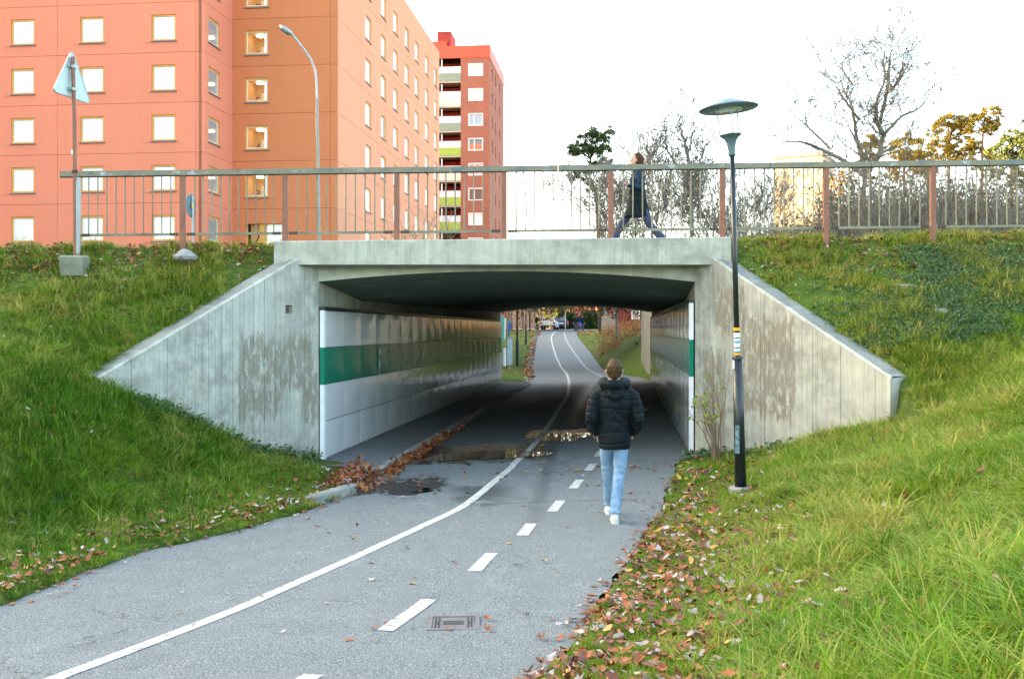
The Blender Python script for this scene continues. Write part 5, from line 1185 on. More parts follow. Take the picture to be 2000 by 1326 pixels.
# ---------------------------------------------------------------- grass, ivy, fallen leaves
def tuft(name, n, h, spread, seed, lie=0.0):
    rs = random.Random(seed); V = []; F = []; Cc = []
    for k in range(n):
        a = rs.uniform(0, 6.28); rr = spread*math.sqrt(rs.random()); x, y = rr*math.cos(a), rr*math.sin(a); hh = h*rs.uniform(.45, 1.15); ln = rs.uniform(.15, .8)+lie; b = rs.uniform(0, 6.28); w = rs.uniform(.0028, .006); tx, ty = math.cos(b), math.sin(b); sx_, sy_ = -ty, tx
        m = len(V); dry, yel = rs.random(), rs.random()
        for i, t in enumerate((0, .45, .8, 1)):
            f = ln*t*t*hh; z = hh*(t-.35*ln*t*t); px_, py_ = x+tx*f, y+ty*f; ww = w*(1-t*.75)
            if i < 3: V += [(px_-sx_*ww, py_-sy_*ww, z), (px_+sx_*ww, py_+sy_*ww, z)]; Cc += [(dry, yel, t)]*2
            else: V.append((px_, py_, z)); Cc.append((dry, yel, t))
        F += [(m, m+1, m+3, m+2), (m+2, m+3, m+5, m+4), (m+4, m+5, m+6, m+6)]
    me = bpy.data.meshes.new(name); me.from_pydata(V, [], [f if f[2] != f[3] else f[:3] for f in F]); me.update(); add_col(me, 'shade', np.array(Cc)); me.materials.append(MAT['blade']); return bpy.data.objects.new(name, me)
def scatter(name, pts, sources, kind_label, cat):
    """pts: arrays x,y,z,rotz,tilt,scale,index,dry,hue"""
    c2 = bpy.data.collections.new(name+'_sources')
    for s_ in sources: c2.objects.link(s_)
    me = bpy.data.meshes.new(name); P = np.array(pts, dtype=np.float32); me.vertices.add(len(P)); me.vertices.foreach_set('co', P[:, :3].ravel())
    def fa(nm, v, typ='FLOAT'):
        a = me.attributes.new(nm, typ, 'POINT')
        if typ == 'FLOAT_VECTOR': a.data.foreach_set('vector', v.astype(np.float32).ravel())
        elif typ == 'INT': a.data.foreach_set('value', v.astype(np.int32))
        else: a.data.foreach_set('value', v.astype(np.float32))
    fa('rot', np.stack([P[:, 4], P[:, 4]*.5, P[:, 3]], 1), 'FLOAT_VECTOR'); fa('scl', P[:, 5]); fa('pick', P[:, 6], 'INT'); fa('dry', P[:, 7]); fa('hue', P[:, 8])
    me.materials.append(MAT['blade']); o = bpy.data.objects.new(name, me); col.objects.link(o); o['kind'] = 'stuff'; o['label'] = kind_label; o['category'] = cat
    ng = bpy.data.node_groups.new(name+'_nodes', 'GeometryNodeTree'); ng.interface.new_socket('Geometry', in_out='INPUT', socket_type='NodeSocketGeometry'); ng.interface.new_socket('Geometry', in_out='OUTPUT', socket_type='NodeSocketGeometry')
    N = ng.nodes; L = ng.links; gi = N.new('NodeGroupInput'); go = N.new('NodeGroupOutput'); ip = N.new('GeometryNodeInstanceOnPoints'); ci = N.new('GeometryNodeCollectionInfo'); ci.inputs['Collection'].default_value = c2; ci.inputs['Separate Children'].default_value = True; ci.inputs['Reset Children'].default_value = True
    def na(nm, t):
        n = N.new('GeometryNodeInputNamedAttribute'); n.data_type = t; n.inputs[0].default_value = nm; return next(s_ for s_ in n.outputs if s_.enabled and s_.name == 'Attribute')
    m2p = N.new('GeometryNodeMeshToPoints'); L.new(gi.outputs[0], m2p.inputs[0]); L.new(m2p.outputs[0], ip.inputs['Points']); L.new(ci.outputs[0], ip.inputs['Instance']); ip.inputs['Pick Instance'].default_value = True
    L.new(na('pick', 'INT'), ip.inputs['Instance Index']); L.new(na('rot', 'FLOAT_VECTOR'), ip.inputs['Rotation']); L.new(na('scl', 'FLOAT'), ip.inputs['Scale']); L.new(ip.outputs[0], go.inputs[0])
    md = o.modifiers.new('scatter', 'NODES'); md.node_group = ng; return o
srcs = [tuft('tuft_short', 34, .075, .07, 1), tuft('tuft_short_b', 30, .09, .08, 2, .2), tuft('tuft_mid', 30, .14, .08, 3, .2), tuft('tuft_long', 24, .24, .09, 4, .45), tuft('tuft_lying', 26, .22, .1, 5, .9), tuft('tuft_tiny', 38, .05, .08, 6)]
srcs.sort(key=lambda o: o.name); order = {o.name: i for i, o in enumerate(srcs)}
def g_candidates(n, x0, x1, y0, y1, g):
    return g.uniform(x0, x1, n), g.uniform(y0, y1, n)
g = np.random.default_rng(11); pts = []
def turf_ok(X, Y):
    return ((X < ledge(Y)-.0) | (X > redge(Y)+.0)) & ~((Y > 15.7) & (X > -3.4) & (X < 3.2)) & ~((Y > 14.2) & (X > -2.75) & (X < ledge(Y)+.1) & (X < 0))
def in_view(X, Y, m=.4): return (X > -.5*Y-m) & (X < .5*Y+m)
def wallclear(X, Y):
    aL = (X < wingX_L(Y)+.03) & (X > wingX_L(Y)-.39) & (Y > 13.4) & (X < 0); aR = (X > wingX_R(Y)-.03) & (X < wingX_R(Y)+.37) & (Y > 13.2) & (X > 0); return ~(aL | aR)
X, Y = g_candidates(138000, -9, 9.5, 2.0, 17.0, g)
keep = turf_ok(X, Y) & in_view(X, Y, 1.1) & wallclear(X, Y); dens = np.clip(1.25-(Y-4)/22, .5, 1); keep &= g.uniform(size=len(X)) < dens
X, Y = X[keep], Y[keep]; Z = ground(X, Y); ok = Z > -.3; X, Y, Z = X[ok], Y[ok], Z[ok]; n = len(X)
dedge = np.where(X < 0, ledge(Y)-X, X-redge(Y))
# on the right of the path near the camera X may still be left of zero
right = X > redge(Y); dedge = np.where(right, X-redge(Y), ledge(Y)-X)
patch = wob(X*.9+3, Y*.8); patch2 = wob(X*2.3, Y*2.1+5); rr = g.uniform(size=n)
bare = ((X > 0) & (Y > 14.5) & (Y < 16.7) & (wob(X*1.5, Y*3) > .1)) | ((X < -3) & (Y > 15.6) & (patch2 > .0))
sel = ~(bare & (rr < .55)); X, Y, Z, dedge, right, patch, patch2, rr = [a[sel] for a in (X, Y, Z, dedge, right, patch, patch2, rr)]; n = len(X)
longp = np.clip((dedge-.6)/1.4, 0, 1)*(.5+.5*patch2)*np.where(right, .55, 1.0)
pick = np.where(rr < longp*.5, order['tuft_long'], np.where(rr < longp*.75, order['tuft_lying'], np.where(rr < .45+.3*longp, order['tuft_mid'], np.where(rr < .72, order['tuft_short_b'], np.where(rr < .9, order['tuft_short'], order['tuft_tiny'])))))
scl = g.uniform(.5, 1.3, n)*np.clip(1-.35*(wob(X*1.9+9, Y*2.2+3) > .25), .5, 1)*np.where(right, np.clip(.42+dedge*.35, .42, 1.0), np.clip(.5+dedge*.5, .5, 1.0))
strw = wob(X*3.1+7, Y*2.9+1)*wob(X*1.2+2, Y*1.4) 
dry = np.clip(np.where(right, .36, .20)+.26*patch+.14*g.normal(size=n)+np.where(strw > .22, .4, 0), 0, 1); dry = np.where((Y > 14.6), dry+.16, dry)
hue = np.where(Y > 14.8, -.15, 0)+np.clip(np.where(right, .72, .38)+.4*patch2+.25*g.normal(size=n), 0, 1)
ex = g.uniform(5.2, 6.1, 260); ey = g.uniform(12.7, 13.9, 260); ex2 = g.uniform(-6.2, -5.35, 120); ey2 = g.uniform(13.0, 13.8, 120); ex = np.concatenate([ex, ex2]); ey = np.concatenate([ey, ey2]); m_ = len(ex)
X = np.concatenate([X, ex]); Y = np.concatenate([Y, ey]); Z = np.concatenate([Z, ground(ex, ey)]); pick = np.concatenate([pick, np.full(m_, order['tuft_mid'])]); scl = np.concatenate([scl, g.uniform(.8, 1.3, m_)]); dry = np.concatenate([dry, g.uniform(.1, .6, m_)]); hue = np.concatenate([hue, g.uniform(.3, .9, m_)]); n = len(X)
P = np.stack([X, Y, Z-.008, g.uniform(0, 6.28, n), g.normal(0, .2, n), scl, pick, dry, hue], 1)
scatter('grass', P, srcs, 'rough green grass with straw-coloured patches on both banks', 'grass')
# ivy-like ground cover on the right bank
cx_ = []; 
for k in range(2600):
    px = g.normal(1840, 110); Y_ = g.uniform(13.9, 16.3); x = X_of(px, Y_)
    if px > 1560 and Y_ < 16.4 and wob(x*1.3, Y_*1.7) > -.35: cx_.append((x, Y_, on_ground(x, Y_)+.05))
o = leaf_cloud('ground_ivy', cx_, 12, .06, .024, random.Random(3), MAT['ivy'], None, flat=.35); o['kind'] = 'stuff'; o['label'] = 'grey-green ground cover around the flat stones on the right bank'; o['category'] = 'ground cover'
# broad weed leaves along the left wing wall and right pilaster
cx_ = []
for k in range(240):
    t = g.uniform(0, 1); Y_ = 13.6+2.7*t; x = wingX_L(Y_)+g.uniform(.08, .3); cx_.append((x, Y_, on_ground(x, Y_)+.06))
for k in range(160):
    Y_ = g.uniform(14.6, 16.2); x = wingX_R(Y_)-g.uniform(.08, .55); cx_.append((x, Y_, on_ground(x, Y_)+.05))
o = leaf_cloud('weeds', cx_, 5, .06, .035, random.Random(4), MAT['ivy'], None, flat=.7); o['kind'] = 'stuff'; o['label'] = 'broad-leaved weeds growing along the foot of the wing walls'; o['category'] = 'weeds'

LEAFC = [((.34,.10,.03), 'rust-orange'), ((.18,.06,.035), 'dark brown'), ((.44,.36,.33), 'pale grey-pink'), ((.55,.30,.07), 'yellow-orange')]
def leaf_shape(kind, s_, rs):
    """a leaf as a curled fan: maple-like or oval, with vein fold"""
    if kind == 0:
        ang = [0, 25, 45, 70, 100, 130, 165, 195, 230, 260, 290, 315, 335]; rad = [1, .5, .95, .48, .85, .42, .55, .55, .42, .85, .48, .95, .5]
    else:
        ang = list(range(0, 360, 36)); rad = [1.05, .8, .55, .5, .62, .9, .62, .5, .55, .8]
    curl = rs.uniform(.2, 1.3)*rs.choice([1, 1, -.6]); V = [(0, 0, .0)]; 
    for a, r in zip(ang, rad):
        r = r*rs.uniform(.72, 1.1); x = r*math.cos(R(a))*s_; y = r*math.sin(R(a))*s_*(.95 if kind == 0 else .75); V.append((x, y, curl*(y*y*1.2+x*x*.5)/s_+rs.uniform(-.08, .08)*s_))
    n = len(ang); return V, [(0, 1+i, 1+(i+1) % n) for i in range(n)]
def leaf_spots(n, g, near=False):
    out = []
    while len(out) < n:
        u = g.uniform()
        if u < .58:
            Y_ = 4.2+(14.5-4.2)*g.uniform()**1.35; d = abs(g.normal(0, .72))*(1 if Y_ > 7 else 1.25)+.02
            if g.uniform() < .2: d = g.uniform(0, 4.5)
            if Y_ > 10 and g.uniform() < .5: continue
            if g.uniform() < .05: d = -abs(g.normal(0, .10))
            x = float(redge(Y_))+d
        elif u < .77:
            Y_ = g.uniform(7.3, 15.4); d = abs(g.normal(0, .45))+.0; 
            if g.uniform() < .38: d = g.uniform(0, 4.5)
            if g.uniform() < .08: d = -abs(g.normal(0, .1))
            x = float(ledge(Y_))-d
        elif u < .985: Y_ = 16.6-abs(g.normal(0, .6)); x = g.uniform(-8.2, 8.2)
        else: Y_ = g.uniform(7, 15.5); x = g.uniform(-3, 2)
        if not (-.5*Y_-.2 < x < .5*Y_+.2): continue
        if not wallclear(np.array([x]), np.array([Y_]))[0]: continue
        if Y_ > 15.8 and -3.4 < x < 3.2: continue
        inroad = float(ledge(Y_)) < x < float(redge(Y_)); z = float(roadz(x, Y_))+.008 if inroad else on_ground(x, Y_)+g.uniform(.035, .085); out.append((x, Y_, z, inroad))
    return out
shapes = []
for ci, (c, cn) in enumerate(LEAFC):
    mt = m_leaf('fallen_leaf_'+cn.replace('-', '_').replace(' ', '_'), c)
    for k in range(3):
        rs = random.Random(ci*10+k); V, F = leaf_shape(0 if k == 0 else 1, .052, rs); me = bpy.data.meshes.new('fallen_leaf'); me.from_pydata(V, [], F); me.update(); me.materials.append(mt); shapes.append((me, ci))
spots = leaf_spots(4700, g); spots.sort(key=lambda s_: s_[1]); CH = [.42, .27, .23, .08]
spots = [s_ for s_ in spots if abs(s_[0]-1.14) > .3 or abs(s_[1]-11.4) > .6]
for i, (x, y, z, ir) in enumerate(spots[:300]):
    ci = int(g.choice(4, p=CH)); me = shapes[ci*3+int(g.integers(3))][0]; o = bpy.data.objects.new('fallen_leaf', me); col.objects.link(o); o.location = (x, y, z+.01)
    s_ = g.uniform(.55, 1.25); o.scale = (s_, s_*g.uniform(.7, 1), s_); o.rotation_euler = (g.normal(0, .35 if not ir else .08), g.normal(0, .35 if not ir else .08), g.uniform(0, 6.28)); nm = LEAFC[ci][1]
    side = 'on the bare asphalt' if ir else 'in the right-hand grass near the camera' if x > float(redge(y)) else 'at the left edge of the path'
    o['label'] = '%s fallen leaf lying %s' % (nm, side); o['category'] = 'leaf'; o['group'] = '%s fallen leaves %s' % (nm, side)
def leaf_mass(name, sp, label, size=.05, seed=1, flat=.35):
    rs = random.Random(seed); V = []; F = []; Cc = []
    for (x, y, z, ir) in sp:
        ci = int(g.choice(4, p=CH if size > .045 else [.4,.45,.1,.05])) if size < .06 else int(g.choice(4, p=[.55,.33,.04,.08] if size < .1 else [.55,.12,.05,.28])); v, f = leaf_shape(rs.choice([0,1,1]), size*rs.uniform(.55, 1.2), rs); m = Matrix.Rotation(rs.uniform(0, 6.28), 3, 'Z') @ Matrix.Rotation(rs.gauss(0, flat if not ir else .08), 3, 'X') @ Matrix.Rotation(rs.gauss(0, flat if not ir else .08), 3, 'Y'); b = len(V)
        for q in v: w = m @ Vector(q); V.append((x+w.x, y+w.y, z+w.z+.006))
        F += [tuple(b+i for i in q) for q in f]; c = LEAFC[ci][0]; k = rs.uniform(.65, 1.2); Cc += [(c[0]*k, c[1]*k, c[2]*k)]*len(v)
    me = npmesh(name, V, F); add_col(me, 'tint', np.array(Cc)); return linkm(name, me, None, MAT['litter'], kind='stuff', label=label, cat='leaves')
leaf_mass('leaf_litter', spots[300:], 'scattered fallen leaves farther along both grass edges')
sp = []
for k in range(1500):
    if g.uniform() < .68: x = g.uniform(-8.4, -3.9); Y_ = 16.65-abs(g.normal(0, .55))
    else: x = g.uniform(4.0, 8.4); Y_ = 16.65-abs(g.normal(0, .8))
    if wob(x*2.3, Y_*3) > -.25 and wallclear(np.array([x]), np.array([Y_]))[0]: sp.append((x, Y_, on_ground(x, Y_)+g.uniform(.03, .09), False))
leaf_mass('crest_leaves', sp, 'rust-brown fallen leaves caught in the grass along the crest of both banks', .044, 9, .5)
sp = []
for k in range(620):     # heap between kerb stone and footway
    Y_ = g.uniform(13.9, 16.0); x = -2.35+g.normal(0, .22)+(Y_-15)*.05
    if x < kx(Y_)+.35: sp.append((x, Y_, max(float(roadz(x, Y_)), .0)+.02+.12*abs(g.normal())*math.exp(-((x+2.35)/.3)**2), False))
for k in range(900):     # line along the tunnel kerb
    Y_ = 15.9+abs(g.normal(0, 3.2)); x = kx(Y_)+.03+abs(g.normal(0, .07)); 
    if Y_ < 38: sp.append((x, Y_, float(roadz(x, Y_))+.015+.05*abs(g.normal()), False))
for k in range(60): Y_ = g.uniform(16, 26); x = kx(Y_)+g.uniform(-.9, 4); sp.append((x, Y_, float(roadz(x, Y_))+(.13 if x < kx(Y_) else .008), True))
leaf_mass('leaf_heap', sp, 'heap of curled russet leaves by the kerb at the tunnel mouth', .06, 5, .9)
sp = []
for k in range(2600):    # carpets beyond the tunnel
    if g.uniform() < .55: Y_ = g.uniform(50, 112); x = float(redge(Y_))+abs(g.normal(0, 1.6))*(.4+Y_/90); keep_ = g.uniform() < np.clip((Y_-52)/30, .05, 1)
    else: Y_ = g.uniform(46, 114); x = float(ledge(Y_))+.3-abs(g.normal(-.1, .25))-(.0 if g.uniform() < .85 else g.uniform(0, 6)); keep_ = True
    if Y_ > 96 and g.uniform() < .5: x = float(ledge(Y_))-g.uniform(0, 9)
    if keep_ and not (x > float(redge(Y_)) and on_ground(x, Y_) < 1.7 and g.uniform() < .8): sp.append((x, Y_, on_ground(x, Y_)+.04, False))
leaf_mass('leaf_carpet', sp, 'orange leaf carpet on the grass beyond the tunnel', .13, 6, .5)

# ---------------------------------------------------------------- people
def remesh(name, mb, vox, mat, parent, it=3, post=None):
    me = mb.mesh(name+'_src'); o = bpy.data.objects.new(name, me); col.objects.link(o)
    m = o.modifiers.new('r', 'REMESH'); m.mode = 'VOXEL'; m.voxel_size = vox; m.use_smooth_shade = True
    s_ = o.modifiers.new('s', 'SMOOTH'); s_.iterations = it; s_.factor = .5
    dg = bpy.context.evaluated_depsgraph_get(); m2 = bpy.data.meshes.new_from_object(o.evaluated_get(dg)); bpy.data.objects.remove(o); m2.name = name
    if post:
        n = len(m2.vertices); co = np.zeros(n*3, dtype=np.float32); m2.vertices.foreach_get('co', co); co = co.reshape(-1, 3); no = np.array([v.normal for v in m2.vertices], dtype=np.float32)
        co = post(co, no); m2.vertices.foreach_set('co', co.astype(np.float32).ravel()); m2.update()
    m2.materials.clear(); r = linkm(name, m2, parent, mat, smooth=True); return r
def capt(mb, pts, rad, n=14, ref=(0,1,0)):
    """tube with rounded ends"""
    P = [Vector(p) for p in pts]; r = [q if hasattr(q, '__len__') else (q, q) for q in rad]
    t0 = (P[0]-P[1]).normalized(); t1 = (P[-1]-P[-2]).normalized(); a = min(r[0]); b = min(r[-1])
    PP = [P[0]+t0*a*.95, P[0]+t0*a*.7]+P+[P[-1]+t1*b*.7, P[-1]+t1*b*.95]; sc1 = lambda q, k: (q[0]*k, q[1]*k)
    mb.tube(PP, [sc1(r[0],.3), sc1(r[0],.72)]+r+[sc1(r[-1],.72), sc1(r[-1],.3)], n, ref=ref); return mb
def head_mb(mb, c, s_=1.0):
    c = Vector(c)    # face towards +y
    capt(mb, [c+Vector((0,.012,-.085))*s_, c+Vector((0,.012,-.04))*s_, c+Vector((0,0,.02))*s_, c+Vector((0,-.004,.07))*s_], [(.046*s_,.06*s_),(.064*s_,.08*s_),(.074*s_,.094*s_),(.062*s_,.078*s_)], 16)
    capt(mb, [c+Vector((0,.09,.01))*s_, c+Vector((0,.112,-.02))*s_], [.009*s_,.014*s_], 8)
    capt(mb, [c+Vector((-.018,.088,-.05))*s_, c+Vector((.018,.088,-.05))*s_], [.009*s_]*2, 8, ref=(0,0,1))
    for sx_ in (-1, 1): capt(mb, [c+Vector((sx_*.078,-.005,-.02))*s_, c+Vector((sx_*.082,-.012,.018))*s_], [(.008*s_,.02*s_)]*2, 8)
def hand_mb(mb, w, d, side, s_=1.0, curl=.5):
    """palm and five bent fingers from wrist w along d"""
    w = Vector(w); d = Vector(d).normalized(); a = d.cross(Vector((0,0,1)) if abs(d.z) < .8 else Vector((0,1,0))).normalized(); b = a.cross(d)
    capt(mb, [w, w+d*.05*s_, w+d*.085*s_], [(.022*s_,.016*s_),(.036*s_,.015*s_),(.036*s_,.013*s_)], 10, ref=b)
    for i, l in enumerate((.062,.072,.068,.052)):
        p = w+d*.085*s_+a*(-.028+.0185*i)*s_; capt(mb, [p, p+d*l*.45*s_-b*l*.1*curl*s_, p+d*l*(.9-.4*curl)*s_-b*l*.6*curl*s_], [.0085*s_,.008*s_,.0068*s_], 7, ref=b)
    p = w+d*.03*s_+a*side*.034*s_; capt(mb, [p, p+(d*.6+a*side*.6)*.045*s_, p+(d*.95+a*side*.3)*.075*s_-b*.01], [.011*s_,.0095*s_,.0075*s_], 7, ref=b)
def shoe(parent, ank, heading, mat, sole, s_=1.0, pitch=0.0):
    mb = MB(); A = Matrix.Rotation(pitch, 3, 'X')
    def T(v): return Vector(ank)+A @ Vector(v)
    def cap2(pts, rad): capt(mb, [T(p) for p in pts], rad, 12, ref=(0,0,1))
    cap2([(0,-.045,-.055),(0,.03,-.052),(0,.10,-.065),(0,.16,-.072)], [(.038,.042),(.042,.046),(.046,.032),(.042,.022)]); capt(mb, [T((0,-.02,-.03)), T((0,-.015,.02))], [.045,.043], 12)
    o = remesh('shoe', mb, .009*s_, mat, parent, 2)
    m = MB(); pts = [(.034,-.075),(.046,-.03),(.042,.05),(.052,.13),(.04,.19),(0,.21),(-.04,.19),(-.052,.13),(-.042,.05),(-.046,-.03),(-.034,-.075),(0,-.09)]
    m.prism(pts, A @ Vector((1,0,0)), A @ Vector((0,1,0)), A @ Vector((0,0,1)), T((0,0,-.115)), .03); m.build('sole', sole, o)
def walker():
    Y0 = 11.35; X0 = X_of(1200, Y0); z = float(roadz(X0, Y0))
    r = empty('person', (X0, Y0, z), 'young man from behind in dark hooded puffer jacket, pale jeans and white shoes', 'person', rz=R(-2)); r.scale = (.94, 1, 1)
    # joints: x right, y forward
    hipR, kneeR, ankR = (.085,.0,.93), (.06,-.0,.53), (.0,-.12,.13); hipL, kneeL, ankL = (-.085,.02,.93), (-.072,.22,.54), (-.035,.44,.13)
    mb = MB(); head_mb(mb, (.0,.03,1.665), 1.02); [capt(mb, [(q*.094,.015,1.625),(q*.102,.0,1.665)], [(.009,.02)]*2, 8) for q in (-1,1)]; capt(mb, [(0,0,1.42),(0,.01,1.6)], [.058,.055], 12)
    capt(mb, [(0,.0,.95),(0,0,1.15),(0,-.01,1.35),(0,-.0,1.42)], [(.14,.09),(.13,.09),(.16,.1),(.12,.08)], 14)
    for s2, hp, kn, an in ((1,hipR,kneeR,ankR),(-1,hipL,kneeL,ankL)):
        capt(mb, [hp, kn, an], [.07,.045,.035], 10); sh = (s2*.19,-.0,1.40); el = (s2*.27,-.07,1.13); wr = (s2*.2,.1,.97)
        capt(mb, [sh, el, wr], [.045,.036,.026], 10); hand_mb(mb, wr, (-s2*.3,.5,-.75), s2, 1.0, .5)
    remesh('body', mb, .0085, MAT['skin'], r, 2)
    # hair: short at the nape, swept down over the crown
    mb = MB(); capt(mb, [(0,.0,1.655),(0,.0,1.70),(0,.01,1.722)], [(.090,.10),(.093,.108),(.080,.095)], 18); capt(mb, [(0,-.035,1.615),(0,-.03,1.66)], [(.058,.055),(.076,.075)], 14)
    def hairpost(co, no):
        a = np.arctan2(co[:,0], -co[:,1]); k = .0016*np.sin(a*26+co[:,2]*20)+.0010*np.sin(a*61+co[:,2]*44); return co+no*k[:,None]
    remesh('hair', mb, .006, MAT['hair'], r, 1, hairpost)
    # jacket
    mb = MB(); T_ = [(0,.0,.80),(0,0,.88),(0,0,1.0),(0,-.005,1.15),(0,-.015,1.30),(0,-.01,1.40),(0,0,1.47)]; Rd = [(.185,.135),(.192,.145),(.188,.14),(.19,.14),(.208,.148),(.205,.135),(.12,.105)]; mb.tube(T_, Rd, 28)
    for s2 in (1, -1):
        capt(mb, [(s2*.15,-.0,1.42),(s2*.215,-.01,1.375),(s2*.258,-.04,1.25),(s2*.275,-.06,1.14),(s2*.262,-.01,1.06),(s2*.215,.06,.99)], [.075,.083,.078,.074,.072,.064], 16)
        capt(mb, [(s2*.05,0,1.47),(s2*.15,0,1.43)], [(.06,.09),(.07,.08)], 12)
    def jpost(co, no):
        x, y, z_ = co[:,0], co[:,1], co[:,2]; ax_ = np.abs(x); body = ax_ < .2
        d = np.zeros(len(co)); 
        for zs in (.865, .985, 1.09, 1.24, 1.36): 
            dz = z_-zs-.012*np.sin(x*9+zs*7); d -= np.where(body, .007*np.exp(-(dz/.009)**2), 0)
        ch = z_-(1.235-.9*ax_); d -= np.where((ax_ < .14) & (y < 0) & (z_ < 1.24) & (z_ > 1.09), .008*np.exp(-(ch/.010)**2), 0)
        d -= np.where(body & (z_ > 1.1), .005*np.exp(-(x/.007)**2), 0)
        for zs in (1.05, 1.13, 1.20, 1.28, 1.35): dz = z_-zs-.15*(ax_-.25); d -= np.where(~body, .008*np.exp(-(dz/.010)**2), 0)
        d += .0022*np.sin(x*23+z_*17+3*np.sin(z_*11))+.0012*np.sin(x*47-z_*29)+.0010*np.sin(z_*61+x*33)
        return co+no*d[:,None]
    jk = remesh('jacket', mb, .0075, MAT['puffer'], r, 3, jpost)
    mb = MB(); capt(mb, [(-.11,.06,1.55),(-.14,-.01,1.535),(-.13,-.08,1.52),(-.065,-.135,1.51),(.065,-.135,1.51),(.13,-.08,1.52),(.14,-.01,1.535),(.11,.06,1.55)], [.045,.05,.056,.062,.062,.056,.05,.045], 14, ref=(0,0,1))
    capt(mb, [(-.07,-.115,1.47),(-.05,-.15,1.40),(0,-.162,1.375),(.05,-.15,1.40),(.07,-.115,1.47)], [.05,.048,.05,.048,.05], 12, ref=(0,0,1)); capt(mb, [(0,-.09,1.44),(0,-.13,1.42)], [(.09,.06),(.08,.05)], 12, ref=(0,0,1))
    remesh('hood', mb, .008, MAT['puffer'], jk, 3, lambda co, no: co+no*(.003*np.sin(co[:,0]*60+co[:,2]*50)-.006*np.exp(-((co[:,2]-1.425)/.006)**2)-.004*np.exp(-(co[:,0]/.005)**2))[:,None])
    mb = MB(); mb.obox((-.318,-.05,1.30), (0,1,0), (.2,0,1), (1,0,0), .018, .03, .004); mb.build('sleeve_badge', MAT['redc'], jk)
    # jeans
    mb = MB(); capt(mb, [(0,0,.98),(0,0,.9)], [(.15,.115),(.165,.125)], 18)
    for hp, kn, an, w in ((hipR,kneeR,ankR,1),(hipL,kneeL,ankL,1)):
        hp, kn, an = Vector(hp), Vector(kn), Vector(an); mb.tube([hp, hp.lerp(kn,.5), kn, kn.lerp(an,.5), an, an+Vector((0,-.005,-.03))], [(.097,.105),(.086,.095),(.07,.075),(.064,.07),(.064,.07),(.066,.075)], 18)
    def dpost(co, no):
        z_ = co[:,2]; low = np.clip((.42-z_)/.3, 0, 1); kn_ = np.exp(-((z_-.55)/.10)**2); w_ = np.sin(co[:,0]*21+co[:,1]*17+2*np.sin(z_*9)); return co+no*((.0012*np.sin(z_*31+co[:,0]*12)+.005*low*np.sin(z_*70+w_*1.6)+.0035*kn_*np.sin(z_*85+w_*2))[:,None])
    remesh('jeans', mb, .008, MAT['denim'], r, 2, dpost)
    shoe(r, (.0,-.115,.115), 0, MAT['shoe'], MAT['sole'], 1, 0.0); shoe(r, (-.035,.44,.115), 0, MAT['shoe'], MAT['sole'], 1, R(0))
walker()
